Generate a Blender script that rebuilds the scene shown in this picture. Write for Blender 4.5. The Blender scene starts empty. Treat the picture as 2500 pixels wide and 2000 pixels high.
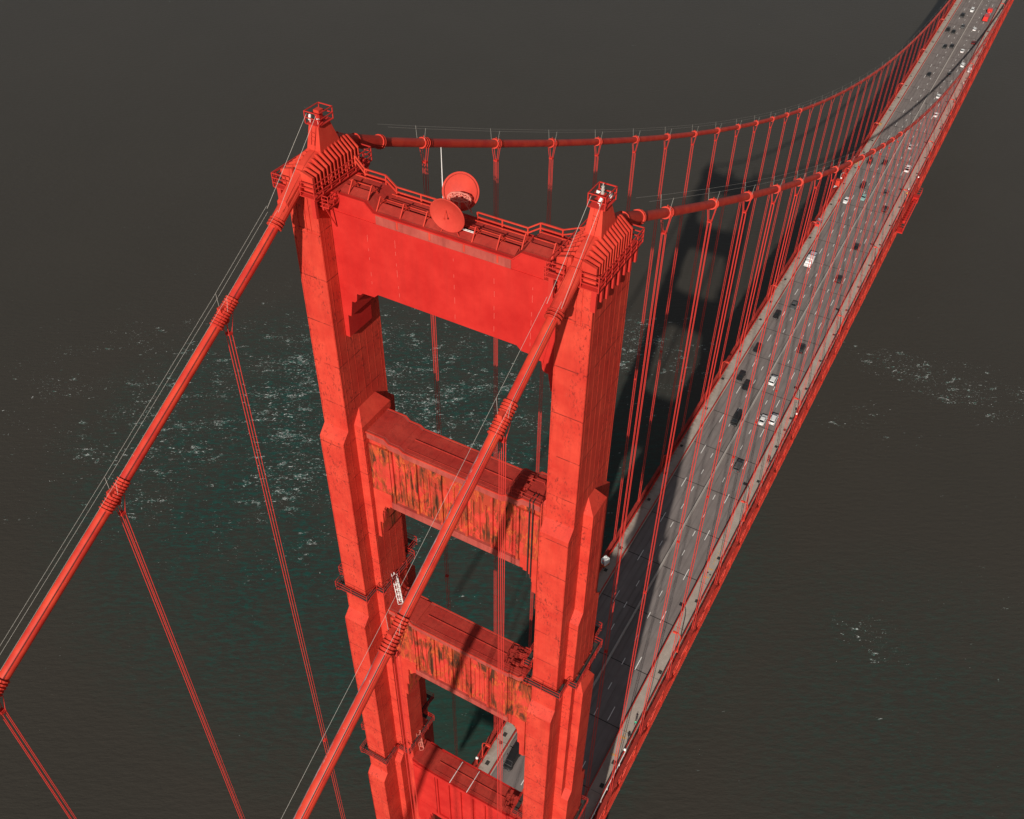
import bpy, math, random
from mathutils import Vector, Matrix
random.seed(7)
R = math.radians
sc = bpy.context.scene
col = sc.collection

# ------------------------------------------------------------------ camera
cam_d = bpy.data.cameras.new("camera"); cam = bpy.data.objects.new("camera", cam_d); col.objects.link(cam)
sc.camera = cam
yaw, pit, rol = -0.50420, 0.73880, 0.01700
f = Vector((math.sin(yaw)*math.cos(pit), math.cos(yaw)*math.cos(pit), -math.sin(pit)))
rt = Vector((math.cos(yaw), -math.sin(yaw), 0)); up = rt.cross(f)
rt2 = math.cos(rol)*rt + math.sin(rol)*up; up2 = -math.sin(rol)*rt + math.cos(rol)*up
M = Matrix((( rt2.x, up2.x, -f.x, 39.543), (rt2.y, up2.y, -f.y, -60.641), (rt2.z, up2.z, -f.z, 266.249), (0,0,0,1)))
cam.matrix_world = M
cam_d.sensor_fit = 'HORIZONTAL'; cam_d.sensor_width = 36; cam_d.lens = 36*2329.8/2500
cam_d.clip_start = 1; cam_d.clip_end = 20000
sc.render.resolution_x = 1024; sc.render.resolution_y = 819

# ------------------------------------------------------------------ light
SUN_AZ, SUN_EL = R(168), R(27)
w = bpy.data.worlds.new("World"); sc.world = w; w.use_nodes = True
nt = w.node_tree; bg = nt.nodes['Background']
sky = nt.nodes.new('ShaderNodeTexSky'); sky.sky_type = 'NISHITA'; sky.sun_disc = False
sky.sun_elevation = SUN_EL; sky.sun_rotation = SUN_AZ
hsv = nt.nodes.new('ShaderNodeHueSaturation'); hsv.inputs['Saturation'].default_value = 0.35
nt.links.new(sky.outputs[0], hsv.inputs['Color']); nt.links.new(hsv.outputs[0], bg.inputs[0]); bg.inputs[1].default_value = 0.05
sd = Vector((math.sin(SUN_AZ)*math.cos(SUN_EL), math.cos(SUN_AZ)*math.cos(SUN_EL), math.sin(SUN_EL)))
sl = bpy.data.lights.new("sun", 'SUN'); sl.energy = 5.0; sl.angle = R(0.5); sl.color = (1.0, 0.93, 0.84)
so = bpy.data.objects.new("sun", sl); col.objects.link(so)
so.rotation_euler = sd.to_track_quat('Z', 'Y').to_euler(); so.location = sd*900
sc.view_settings.view_transform = 'Standard'; sc.view_settings.look = 'None'
sc.view_settings.exposure = 0.0; sc.view_settings.gamma = 1.0

# ------------------------------------------------------------------ materials
def new_mat(name, color, rough=0.6, spec=0.3, metal=0.0):
    m = bpy.data.materials.new(name); m.use_nodes = True
    b = m.node_tree.nodes['Principled BSDF']
    b.inputs['Base Color'].default_value = (*color, 1); b.inputs['Roughness'].default_value = rough
    b.inputs['Specular IOR Level'].default_value = spec; b.inputs['Metallic'].default_value = metal
    return m
class NT:
    def __init__(s, m): s.t = m.node_tree; s.b = s.t.nodes['Principled BSDF']
    def n(s, typ, **kw):
        x = s.t.nodes.new(typ)
        for k, v in kw.items():
            if k in x.inputs: x.inputs[k].default_value = v
            else: setattr(x, k, v)
        return x
    def l(s, a, b): s.t.links.new(a, b)
    def pos(s): return s.n('ShaderNodeNewGeometry').outputs['Position']
    def mapping(s, src, scale, loc=(0,0,0), rot=(0,0,0)):
        x = s.n('ShaderNodeMapping'); x.inputs['Scale'].default_value = scale
        x.inputs['Location'].default_value = loc; x.inputs['Rotation'].default_value = rot
        s.l(src, x.inputs[0]); return x.outputs[0]
    def noise(s, vec, scale, detail=4, rough=.55, dist=0.0):
        x = s.n('ShaderNodeTexNoise'); x.inputs['Scale'].default_value = scale; x.inputs['Detail'].default_value = detail
        x.inputs['Roughness'].default_value = rough; x.inputs['Distortion'].default_value = dist
        s.l(vec, x.inputs['Vector']); return x.outputs['Fac']
    def ramp(s, fac, stops, interp='LINEAR'):
        x = s.n('ShaderNodeValToRGB'); x.color_ramp.interpolation = interp
        e = x.color_ramp.elements
        while len(e) < len(stops): e.new(0.5)
        for i, (p, c) in enumerate(stops):
            e[i].position = p; e[i].color = (*c, 1) if len(c) == 3 else c
        s.l(fac, x.inputs[0]); return x.outputs[0]
    def mix(s, fac, a, b, blend='MIX'):
        x = s.n('ShaderNodeMix'); x.data_type = 'RGBA'; x.blend_type = blend
        for i, v in ((0, fac), (6, a), (7, b)):
            if isinstance(v, (int, float)): x.inputs[i].default_value = v
            elif isinstance(v, tuple): x.inputs[i].default_value = (*v, 1)
            else: s.l(v, x.inputs[i])
        return x.outputs[2]
    def math(s, op, a, b=None, clamp=False):
        x = s.n('ShaderNodeMath'); x.operation = op; x.use_clamp = clamp
        for i, v in ((0, a), (1, b)):
            if v is None: continue
            if isinstance(v, (int, float)): x.inputs[i].default_value = v
            else: s.l(v, x.inputs[i])
        return x.outputs[0]
    def base(s, c): s.l(c, s.b.inputs['Base Color'])
    def bump(s, h, strength, dist=0.05):
        x = s.n('ShaderNodeBump'); x.inputs['Strength'].default_value = strength; x.inputs['Distance'].default_value = dist
        s.l(h, x.inputs['Height']); s.l(x.outputs[0], s.b.inputs['Normal'])
    def sep(s, v):
        x = s.n('ShaderNodeSeparateXYZ'); s.l(v, x.inputs[0]); return x.outputs

BW = (0, 0, 0); WH = (1, 1, 1)
RED = (0.60, 0.043, 0.028)
def red_paint(name, col_=RED, dirt=0.5, seams=False, rough=0.55, white=0.0):
    m = new_mat(name, col_, rough, 0.12); t = NT(m); p = t.pos()
    streak = t.noise(t.mapping(p, (1.6, 1.6, 0.13)), 1.0, 5, .65)
    blot = t.noise(p, 0.35, 4, .6)
    fine = t.noise(t.mapping(p, (3, 3, 1.2)), 2.2, 3, .7)
    c = t.mix(t.ramp(blot, [(.32, BW), (.7, WH)]), tuple(x*.84 for x in col_), (col_[0]*1.06, col_[1]*1.5, col_[2]*1.35))
    f1 = t.ramp(streak, [(.46, BW), (.74, WH)])
    c = t.mix(t.math('MULTIPLY', f1, dirt*.55), c, (col_[0]*.34, .022, .017))
    f2 = t.ramp(fine, [(.60, BW), (.75, WH)])
    c = t.mix(t.math('MULTIPLY', f2, dirt*.4), c, (col_[0]*.45, .035, .03))
    if white > 0:
        wn = t.noise(t.mapping(p, (2, 2, .5)), 3.5, 4, .8)
        wf = t.math('MULTIPLY', t.ramp(wn, [(.66, BW), (.72, WH)]), white)
        c = t.mix(wf, c, (.55, .30, .26))
    if seams:
        sp = t.noise(t.mapping(p, (1, 1, .45)), 4.5, 4, .75); ar = t.noise(t.mapping(p, (.5, .5, .16), (4, 4, 4)), 1.0, 3, .6)
        sf = t.math('MULTIPLY', t.ramp(sp, [(.54, BW), (.62, (.8, .8, .8))]), t.ramp(ar, [(.42, BW), (.58, WH)]))
        c = t.mix(sf, c, (.16, .022, .018))
        z = t.sep(p)[2]
        fr = t.math('FRACT', t.math('DIVIDE', z, 5.35))
        ln = t.math('LESS_THAN', fr, 0.022)
        brk = t.ramp(t.noise(p, 1.1, 3, .6), [(.4, BW), (.55, WH)])
        c = t.mix(t.math('MULTIPLY', t.math('MULTIPLY', ln, brk), .7), c, (.10, .014, .012))
    t.base(c); t.bump(fine, .12, .04)
    return m
M_red = red_paint("red_bridge_paint", dirt=.45)
M_leg = red_paint("red_leg_paint", dirt=.42, seams=True, white=.35)
M_clean = red_paint("fresh_red_paint", (.52, .020, .017), dirt=.22)
M_top = red_paint("weathered_red_top", (.42, .034, .026), dirt=.8, white=.7)
M_chord = red_paint("grimy_chord_paint", (.34, .030, .024), dirt=.9)
M_bracket = new_mat("pale_bracket_paint", (.66, .22, .17), .6, .3)
M_rail = new_mat("red_rail_paint", (.50, .03, .022), .6, .2)
M_far = new_mat("red_rope_paint", (.62, .045, .035), .6, .2)
M_fade = red_paint("faded_purple_red", (.40, .060, .050), dirt=.8)

def rust_mat():
    m = new_mat("rust_stained_red", RED, .7, .2); t = NT(m); p = t.pos()
    warp = t.noise(p, .8, 3, .6)
    v = t.mapping(p, (1.15, .5, .22))
    n1 = t.noise(t.mapping(p, (.75, .5, .20)), 1.0, 5, .62, 1.5)
    n2 = t.noise(t.mapping(p, (.95, 1, .17), (3, 1, 8)), 1.0, 5, .62, 1.1)
    n3 = t.noise(t.mapping(p, (.45, 1, .30), (13, 1, 2)), 1.0, 5, .62, 1.0)
    blot = t.noise(p, .45, 3, .6)
    area = t.ramp(t.noise(t.mapping(p, (.20, 1, .28), (2, 0, 1)), 1.0, 3, .6), [(.38, (.15, .15, .15)), (.52, WH)])
    zz = t.sep(p)[2]
    for zl in (185.0, 151.0): area = t.math('MAXIMUM', area, t.math('SUBTRACT', 1.0, t.math('ABSOLUTE', t.math('DIVIDE', t.math('SUBTRACT', zz, zl), 2.6)), True))
    c = t.mix(t.ramp(blot, [(.35, BW), (.7, WH)]), (.50, .036, .026), (.62, .055, .036))
    c = t.mix(t.math('MULTIPLY', area, t.ramp(n3, [(.47, BW), (.50, (.85, .85, .85))])), c, (.36, .045, .020))
    c = t.mix(t.math('MULTIPLY', area, t.ramp(n1, [(.52, BW), (.53, (.9, .9, .9)), (.57, (.7, .7, .7)), (.59, BW)])), c, (.52, .105, .024))
    c = t.mix(t.math('MULTIPLY', area, t.ramp(n2, [(.515, BW), (.53, (.9, .9, .9))])), c, (.22, .042, .016))
    c = t.mix(t.math('MULTIPLY', area, t.ramp(n2, [(.575, BW), (.59, (.95, .95, .95))])), c, (.070, .026, .014))
    t.base(c); t.bump(n1, .3, .06)
    return m
M_rust = rust_mat()
def cable_mat():
    m = new_mat("cable_wrap_paint", RED, .5, .3); t = NT(m); p = t.pos()
    uv = t.n('ShaderNodeUVMap').outputs[0]; s = t.sep(uv)      # u = angle 0..1 (0 = +X side, .25 = top), v = metres
    cmb = t.n('ShaderNodeCombineXYZ'); t.l(t.math('MULTIPLY', s[0], 14.0), cmb.inputs[0]); t.l(t.math('MULTIPLY', s[1], .55), cmb.inputs[1])
    nn = t.noise(cmb.outputs[0], 1.0, 6, .75)
    c = t.mix(t.ramp(t.noise(p, .5, 3, .6), [(.35, BW), (.7, WH)]), (.50, .028, .02), (.66, .06, .028))
    # worn grey strip high on the west side of the cable
    d = t.math('ABSOLUTE', t.math('SUBTRACT', s[0], .405))
    k = t.math('ADD', t.math('MULTIPLY', t.math('SUBTRACT', nn, .5), .34), .040)
    side = t.ramp(s[1], [(0, BW), (1, WH)])
    worn = t.math('LESS_THAN', d, k)
    zz = t.n('ShaderNodeObjectInfo')
    wf = t.math('MULTIPLY', worn, t.n('ShaderNodeAttribute', attribute_name='worn').outputs['Fac'])
    c = t.mix(wf, c, t.mix(t.ramp(nn, [(.45, BW), (.6, WH)]), (.20, .12, .12), (.42, .33, .35)))
    sp = t.ramp(t.noise(p, 2.3, 4, .8), [(.67, BW), (.70, WH)])
    c = t.mix(t.math('MULTIPLY', sp, .5), c, (.60, .36, .32))
    t.base(c); return m
M_cable = cable_mat()

def concrete(name, c1, c2, tint, sc_=.25, ystretch=.08):
    m = new_mat(name, c1, .85, .15); t = NT(m); p = t.pos()
    a = t.noise(t.mapping(p, (1.0, ystretch, 1)), 1.0, 5, .6)
    b = t.noise(p, sc_, 4, .6)
    g = t.noise(p, 5.0, 3, .7)
    c = t.mix(t.ramp(a, [(.3, BW), (.7, WH)]), c1, c2)
    c = t.mix(t.ramp(b, [(.4, BW), (.75, (.7, .7, .7))]), c, tint)
    c = t.mix(t.math('MULTIPLY', t.ramp(g, [(.4, BW), (.7, WH)]), .18), c, tuple(x*.6 for x in c1))
    t.base(c); return m, t, c
M_road, tr, cr = concrete("worn_road_concrete", (.185, .160, .150), (.235, .205, .195), (.165, .138, .13))
# tyre-darkened wheel tracks in each lane
px = tr.sep(tr.pos())[0]
wv = tr.math('SINE', tr.math('MULTIPLY', tr.math('ADD', px, .35), 2*math.pi/3.15*2))
wn = tr.noise(tr.mapping(tr.pos(), (.6, .02, 1)), 1.0, 4, .6)
wf = tr.math('MULTIPLY', tr.ramp(wv, [(.35, BW), (1, WH)]), tr.ramp(wn, [(.35, BW), (.65, (.55, .55, .55))]))
cc = tr.mix(wf, cr, (.105, .090, .085))
ly = tr.noise(tr.mapping(tr.pos(), (3.0, .045, 1)), 1.0, 3, .6)
cc = tr.mix(tr.ramp(ly, [(.66, BW), (.70, (.7, .7, .7))]), cc, (.06, .055, .05))
tr.base(cc)
M_walk, tw, cw = concrete("sidewalk_concrete", (.36, .31, .265), (.44, .385, .335), (.30, .26, .22), .3, .6)
pos = tw.pos(); sx = tw.sep(pos)
st = tw.noise(tw.mapping(pos, (.35, 1.1, 1)), 1.0, 4, .6)
ed = tw.math('MULTIPLY', tw.math('SUBTRACT', tw.math('MULTIPLY', sx[0], -1.0), 11.4), .55, True)
tw.base(tw.mix(tw.math('MULTIPLY', ed, tw.ramp(st, [(.42, BW), (.6, WH)])), cw, (.17, .115, .08)))
M_line = new_mat("white_road_paint", (.78, .76, .72), .7, .2)
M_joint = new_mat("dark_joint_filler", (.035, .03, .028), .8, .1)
M_hatch = new_mat("dark_hatch_cover", (.045, .042, .038), .7, .2)
M_yellow = new_mat("yellow_path_marking", (.62, .33, .10), .7, .2)
M_barr = new_mat("barrier_concrete", (.40, .36, .33), .8, .2)
M_conc = new_mat("pier_concrete", (.30, .27, .23), .9, .1)
M_white = new_mat("white_paint", (.80, .78, .75), .5, .3)
M_wire = new_mat("grey_steel_wire", (.42, .40, .36), .6, .3)
M_black = new_mat("black_rubber", (.02, .02, .02), .7, .2)
M_glass = new_mat("dark_car_glass", (.012, .014, .016), .12, .6)
M_chrome = new_mat("bright_metal_trim", (.65, .65, .65), .25, .5, .8)
M_seam = new_mat("pale_seam_tape", (.64, .13, .10), .7, .2)
M_skin = new_mat("skin", (.45, .25, .17), .6, .3)
M_orange = new_mat("orange_safety_paint", (.75, .16, .03), .6, .3)

def water_mat():
    m = new_mat("dark_sea_water", (.05, .046, .04), .42, .2); t = NT(m); p = t.pos(); xyz = t.sep(p)
    t.b.inputs['Specular Tint'].default_value = (1.0, .93, .82, 1)
    pr = t.mapping(p, (1, 1, 1), rot=(0, 0, R(-31)))             # first axis runs along the wave crests
    def blob(cx, cy, rx, ry):
        a = t.math('DIVIDE', t.math('SUBTRACT', xyz[0], cx), rx); b = t.math('DIVIDE', t.math('SUBTRACT', xyz[1], cy), ry)
        d = t.math('ADD', t.math('MULTIPLY', a, a), t.math('MULTIPLY', b, b))
        return t.math('SUBTRACT', 1.0, d, True)
    big = t.noise(p, .012, 4, .6)
    mid = t.noise(p, .05, 5, .65)
    # turbid green tide water near the pier and foam belts of the tidal race
    g = t.math('MAXIMUM', blob(-115, 135, 150, 125), t.math('MULTIPLY', blob(-45, 78, 60, 52), 1.3))
    g = t.math('MAXIMUM', g, t.math('MULTIPLY', blob(72, 135, 62, 75), .3))
    sm = t.noise(t.mapping(pr, (.24, .60, 1)), 1.0, 6, .8)
    basec = t.mix(t.ramp(big, [(.35, BW), (.7, WH)]), (.0445, .0405, .0340), (.0475, .043, .036))
    greenc = t.mix(t.ramp(sm, [(.47, BW), (.60, WH)]), (.034, .037, .032), (.015, .066, .055))
    gf = t.math('MULTIPLY', t.ramp(g, [(.0, BW), (.7, WH)]), t.ramp(mid, [(.32, (.35, .35, .35)), (.55, WH)]))
    c = t.mix(gf, basec, greenc)
    c = t.mix(t.math('MULTIPLY', blob(-50, 68, 34, 32), .35), c, (.006, .060, .040))
    # foam: short crest-wise dashes and a few broken arcs, gathered in belts
    belt = t.math('MAXIMUM', blob(-150, 168, 135, 105), t.math('MULTIPLY', blob(-195, 125, 140, 85), .85))
    belt = t.math('MAXIMUM', belt, t.math('MULTIPLY', blob(-75, 255, 60, 50), .9))
    for b in ((66, 305, 90, 24, .95), (24, 262, 42, 22, .5), (56, 158, 20, 12, .9), (-25, 330, 30, 20, .4), (-72, 96, 60, 36, .35), (-52, 66, 30, 26, .3), (95, 175, 50, 40, .2)):
        belt = t.math('MAXIMUM', belt, t.math('MULTIPLY', blob(*b[:4]), b[4]))
    cl = t.noise(t.mapping(pr, (.035, .07, 1), (5, 2, 0)), 1.0, 5, .7)
    dens = t.math('ADD', t.math('MULTIPLY', belt, .145), t.math('MULTIPLY', t.math('SUBTRACT', cl, .5), .34))
    d1 = t.noise(t.mapping(pr, (.46, 1.30, 1)), 1.0, 4, .62, 1.0)
    d2 = t.noise(t.mapping(pr, (.33, .8, 1), (8, 3, 0)), 1.0, 4, .7, 1.2)
    f1 = t.ramp(t.math('ADD', d1, dens), [(.755, BW), (.83, WH)])
    rg = t.math('LESS_THAN', t.math('ABSOLUTE', t.math('SUBTRACT', d2, .5)), .016)
    f2 = t.math('MULTIPLY', rg, t.math('GREATER_THAN', t.math('ADD', dens, t.math('MULTIPLY', t.math('SUBTRACT', t.noise(t.mapping(pr, (.12, .25, 1)), 1.0, 3, .6), .5), .7)), .20))
    d3 = t.noise(t.mapping(pr, (1.0, 2.6, 1), (3, 5, 0)), 1.0, 2, .6, .4)
    f3 = t.ramp(t.math('ADD', d3, t.math('MULTIPLY', dens, .9)), [(.77, BW), (.84, (.8, .8, .8))])
    foam = t.math('MAXIMUM', t.math('MAXIMUM', f1, f2), f3)
    fc = t.mix(t.ramp(t.noise(p, .7, 3, .6), [(.42, BW), (.62, WH)]), (.07, .20, .17), (.78, .80, .78))
    c = t.mix(foam, c, fc)
    t.base(c)
    wv = t.noise(t.mapping(pr, (.22, .6, 1)), 1.0, 5, .65)
    t.bump(wv, .35, .6)
    return m
M_water = water_mat()

# ------------------------------------------------------------------ mesh helpers
class MB:
    def __init__(s): s.v = []; s.f = []; s.m = []; s.uv = None
    def quadbox(s, pts, mi=0):
        o = len(s.v); s.v += [tuple(p) for p in pts]
        for q in ((0,3,2,1),(4,5,6,7),(0,1,5,4),(1,2,6,5),(2,3,7,6),(3,0,4,7)): s.f.append(tuple(o+i for i in q)); s.m.append(mi)
    def box(s, x0, x1, y0, y1, z0, z1, mi=0):
        s.quadbox([(x0,y0,z0),(x1,y0,z0),(x1,y1,z0),(x0,y1,z0),(x0,y0,z1),(x1,y0,z1),(x1,y1,z1),(x0,y1,z1)], mi)
    def frustum(s, b, t, z0, z1, mi=0):     # b,t = (x0,x1,y0,y1)
        s.quadbox([(b[0],b[2],z0),(b[1],b[2],z0),(b[1],b[3],z0),(b[0],b[3],z0),(t[0],t[2],z1),(t[1],t[2],z1),(t[1],t[3],z1),(t[0],t[3],z1)], mi)
    def prism(s, poly, ax, a, b, mi=0):
        n = len(poly); o = len(s.v)
        def P(u, w_, k): return (u, k, w_) if ax == 'y' else ((k, u, w_) if ax == 'x' else (u, w_, k))
        s.v += [P(u, w_, a) for u, w_ in poly] + [P(u, w_, b) for u, w_ in poly]
        s.f.append(tuple(range(o, o+n))); s.f.append(tuple(range(o+2*n-1, o+n-1, -1))); s.m += [mi, mi]
        for i in range(n):
            j = (i+1) % n; s.f.append((o+i, o+j, o+n+j, o+n+i)); s.m.append(mi)
    def quad(s, a, b, c, d, mi=0):
        o = len(s.v); s.v += [tuple(a), tuple(b), tuple(c), tuple(d)]; s.f.append((o, o+1, o+2, o+3)); s.m.append(mi)
    def bar(s, p, q, r, n=6, mi=0, r2=None):
        s.tube([p, q], r, n, mi, r2)
    def beam(s, p, q, wx, wz, mi=0):        # square section bar
        p = Vector(p); q = Vector(q); d = (q-p).normalized()
        a = d.cross(Vector((0,0,1)))
        if a.length < 1e-3: a = Vector((1,0,0))
        a.normalize(); b = a.cross(d).normalized()
        a *= wx/2; b *= wz/2
        s.quadbox([p-a-b, p+a-b, q+a-b, q-a-b, p-a+b, p+a+b, q+a+b, q-a+b], mi)
    def tube(s, pts, r, n=8, mi=0, r2=None, cap=True):
        pts = [Vector(p) for p in pts]; o = len(s.v); m = len(pts)
        for i, p in enumerate(pts):
            d = (pts[min(i+1, m-1)] - pts[max(i-1, 0)]).normalized()
            a = Vector((1,0,0)) - d*d.x
            if a.length < .05: a = Vector((0,1,0)) - d*d.y
            a.normalize(); b = a.cross(d); b = -b if b.z < 0 else b
            rr = r if r2 is None else r + (r2-r)*i/(m-1)
            for k in range(n):
                th = 2*math.pi*k/n; s.v.append(tuple(p + a*rr*math.cos(th) + b*rr*math.sin(th)))
        for i in range(m-1):
            for k in range(n):
                k2 = (k+1) % n
                s.f.append((o+i*n+k, o+i*n+k2, o+(i+1)*n+k2, o+(i+1)*n+k)); s.m.append(mi)
        if cap:
            s.f.append(tuple(range(o+n-1, o-1, -1))); s.f.append(tuple(range(o+(m-1)*n, o+m*n))); s.m += [mi, mi]
    def lathe(s, prof, c, n=16, mi=0, axis=Vector((0,0,1))):
        axis = Vector(axis).normalized(); a = axis.orthogonal().normalized(); b = axis.cross(a); c = Vector(c); o = len(s.v)
        for r, h in prof:
            for k in range(n):
                th = 2*math.pi*k/n; s.v.append(tuple(c + axis*h + a*r*math.cos(th) + b*r*math.sin(th)))
        for i in range(len(prof)-1):
            for k in range(n):
                k2 = (k+1) % n
                s.f.append((o+i*n+k, o+i*n+k2, o+(i+1)*n+k2, o+(i+1)*n+k)); s.m.append(mi)
    def mesh(s, name, mats):
        me = bpy.data.meshes.new(name); me.from_pydata(s.v, [], s.f)
        for m in (mats if isinstance(mats, (list, tuple)) else [mats]): me.materials.append(m)
        if any(s.m): me.polygons.foreach_set('material_index', s.m)
        me.update(); return me
    def build(s, name, mats, parent=None, smooth=False, loc=None):
        me = s.mesh(name, mats)
        if smooth:
            me.polygons.foreach_set('use_smooth', [True]*len(me.polygons))
        o = bpy.data.objects.new(name, me); col.objects.link(o)
        if parent: o.parent = parent
        if loc: o.location = loc
        return o
def fixn(o):
    import bmesh
    bm = bmesh.new(); bm.from_mesh(o.data); bmesh.ops.recalc_face_normals(bm, faces=bm.faces); bm.to_mesh(o.data); bm.free()
def tag(o, label=None, cat=None, group=None, kind=None):
    if label: o['label'] = label
    if cat: o['category'] = cat
    if group: o['group'] = group
    if kind: o['kind'] = kind
    return o
def thing(name, label, cat, loc=(0,0,0), rz=0, group=None):
    o = bpy.data.objects.new(name, None); col.objects.link(o); o.location = loc; o.rotation_euler = (0, 0, rz)
    o.empty_display_size = .5
    return tag(o, label, cat, group)
def kids(o): return [c for c in col.objects if c.parent == o]
def copy_tree(o, parent=None, smap=None):
    c = o.copy(); col.objects.link(c); c.parent = parent
    for ch in kids(o): copy_tree(ch, c)
    return c

H = 13.716; PAN = 15.24
def zdeck(y):
    if y < 0: return 75 + 4*4.27*(y/1280)*.9
    return 75 + 4.27*4*(y/1280)*(1 - y/1280)
def zcab0(y): return 226.544 - 145.6*4*(y/1280)*(1-y/1280) if y > 0 else 226.544 + .5895*y + .0006*y*y
def zcab(y, s=1):
    if s < 0 and y < 0: return zcab(y) - .52*min(1, -y/10)
    L = 4.2
    if abs(y) >= L: return zcab0(y)
    # rounded over the saddle: Hermite between the two tangents
    t = (y+L)/(2*L); z0, z1 = zcab0(-L), zcab0(L); m0, m1 = (.5895)*2*L, (-.448)*2*L
    return (2*t**3-3*t*t+1)*z0 + (t**3-2*t*t+t)*m0 + (-2*t**3+3*t*t)*z1 + (t**3-t*t)*m1

# ------------------------------------------------------------------ water
m = MB(); S = 9000
m.quad((-S, -S, 0), (S, -S, 0), (S, S, 0), (-S, S, 0))
tag(m.build('water', M_water), kind='structure')

# ------------------------------------------------------------------ roadway, sidewalks
YA, YB = -70.0, 762.0
ys = [YA + 7.62*i for i in range(int((YB-YA)/7.62)+1)]
m = MB()
for a, b in zip(ys[:-1], ys[1:]):
    za, zb = zdeck(a), zdeck(b)
    m.quadbox([(-9.5, a, za-.5), (9.5, a, za-.5), (9.5, b, zb-.5), (-9.5, b, zb-.5), (-9.5, a, za), (9.5, a, za), (9.5, b, zb), (-9.5, b, zb)], 0)
def patch(m, x0, x1, y0, y1, dz, mi):
    m.quad((x0, y0, zdeck(y0)+dz), (x1, y0, zdeck(y0)+dz), (x1, y1, zdeck(y1)+dz), (x0, y1, zdeck(y1)+dz), mi)
k = -4
while -.93 + PAN*k < YB - 2:
    y = -.93 + PAN*k
    patch(m, -9.3, 9.3, y-.10, y+.10, .010, 2)
    k += 1
k = -9
while 2.3 + 7.28*k < YB - 5:
    y = 2.3 + 7.28*k
    for x in (-3.05, 3.12): patch(m, x-.085, x+.085, y-1.0, y+1.0, .016, 1)
    if k % 2 == 0:
        for x in (-6.05, 6.3): patch(m, x-.085, x+.085, y+1.2-1.9, y+1.2+1.9, .016, 1)
    k += 1
road = m.build('road', [M_road, M_line, M_joint]); tag(road, kind='structure')

# moveable median barrier: lane divider standing on the road
m = MB()
for a, b in zip(ys[:-1], ys[1:]):
    za, zb = zdeck(a)+.02, zdeck(b)+.02
    for i in range(8):
        ya = a + (b-a)*i/8 + .03; yb = a + (b-a)*(i+1)/8 - .03; z = za + (zb-za)*(i+.5)/8
        m.frustum((-.33, .13, ya, yb), (-.22, .02, ya, yb), z, z+.30)
        m.box(-.24, .04, ya, yb, z+.30, z+.84)
tag(m.build('median_barrier', M_barr), "long grey concrete segment barrier dividing the two directions of traffic", "barrier")

for s in (1, -1):
    m = MB(); x0, x1 = (9.95, 12.75)
    def X(x): return s*x
    for a, b in zip(ys[:-1], ys[1:]):
        za, zb = zdeck(a)+.22, zdeck(b)+.22
        xa, xb = sorted((s*9.5, s*x1))
        m.quadbox([(xa, a, za-.4), (xb, a, za-.4), (xb, b, zb-.4), (xa, b, zb-.4), (xa, a, za), (xb, a, za), (xb, b, zb), (xa, b, zb)], 0)
    for i in range(-4, 49):
        y = PAN*i - 1.0
        patch(m, *sorted((s*9.97, s*12.72)), y-.03, y+.03, .228, 1)
    if s == 1:
        hs = [31.3, 37.1, 62.0, 84.5, 99.6, 130.1, 145.6, 153.5, 159.1, 174.2] + [189.4+15.24*i for i in range(34)]
        for y in hs: patch(m, 11.2, 12.0, y-.5, y+.5, .236, 2)
        for y, n in ((41.0, 5), (46.0, 0), (97.0, 9)):          # yellow cycle-path markings
            for i in range(n): patch(m, 11.0-.02*i, 11.12-.02*i, y+i*.9, y+i*.9+.5, .24, 3)
        for y in (38.6, 43.2, 95.2, 92.4):
            for j in range(4): patch(m, 10.35+j*.35, 10.52+j*.35, y-.4+.1*j, y+.35, .24, 3)
            patch(m, 10.3, 11.7, y-.05, y+.07, .243, 3)
        for x, y in ((10.6, 93.8), (11.4, 93.4)): patch(m, x, x+.4, y, y+.4, .24, 2)
    else:
        hs = [23.8, 31.2, 82.0, 90.3] + [105+15.24*i + random.choice((0, 0, 4.1, -3)) for i in range(42)]
        for y in hs:
            o = random.uniform(-.5, .3) if y > 60 else 0
            patch(m, -11.9+o, -11.1+o, y-.5, y+.5, .236, 2)
        for y in (362, 322): 
            for j in range(4): patch(m, -12.6+j*.3, -12.4+j*.3, y-.5, y+2.4, .24, 3)
        o = len(m.v); n = 14                                     # round manhole cover
        m.v += [(-11.33+.42*math.cos(2*math.pi*i/n), 29.1+.42*math.sin(2*math.pi*i/n), zdeck(29)+.24) for i in range(n)]
        m.f.append(tuple(range(o, o+n))); m.m.append(2)
    tag(m.build('sidewalk', [M_walk, M_joint, M_hatch, M_yellow]), kind='structure')

# railings along the sidewalks: posts and rails
def railing(x, label, h, nr, pw, step, rr, rail_mat=M_rail, y0=YA, y1=YB-2, base=.22, plate=None):
    r = thing('railing', label, 'railing', (x, 0, 0))
    m = MB(); yy = [y0 + 7.62*i for i in range(int((y1-y0)/7.62)+1)]
    for j in range(nr):
        hh = h*(j+1)/nr
        for a, b in zip(yy[:-1], yy[1:]):
            m.beam((0, a, zdeck(a)+base+hh), (0, b, zdeck(b)+base+hh), rr*2, rr*2)
    if plate:
        for a, b in zip(yy[:-1], yy[1:]):
            m.quadbox([(-.06, a, zdeck(a)+base), (.06, a, zdeck(a)+base), (.06, b, zdeck(b)+base), (-.06, b, zdeck(b)+base),
                       (-.06, a, zdeck(a)+base+plate), (.06, a, zdeck(a)+base+plate), (.06, b, zdeck(b)+base+plate), (-.06, b, zdeck(b)+base+plate)])
    m.build('rail', rail_mat, r)
    m = MB(); y = y0
    while y < y1:
        m.box(-pw/2, pw/2, y-pw/2, y+pw/2, zdeck(y)+base, zdeck(y)+base+h); y += step
    p = m.build('post', rail_mat, r); p['kind'] = 'stuff'
    return r
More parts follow.
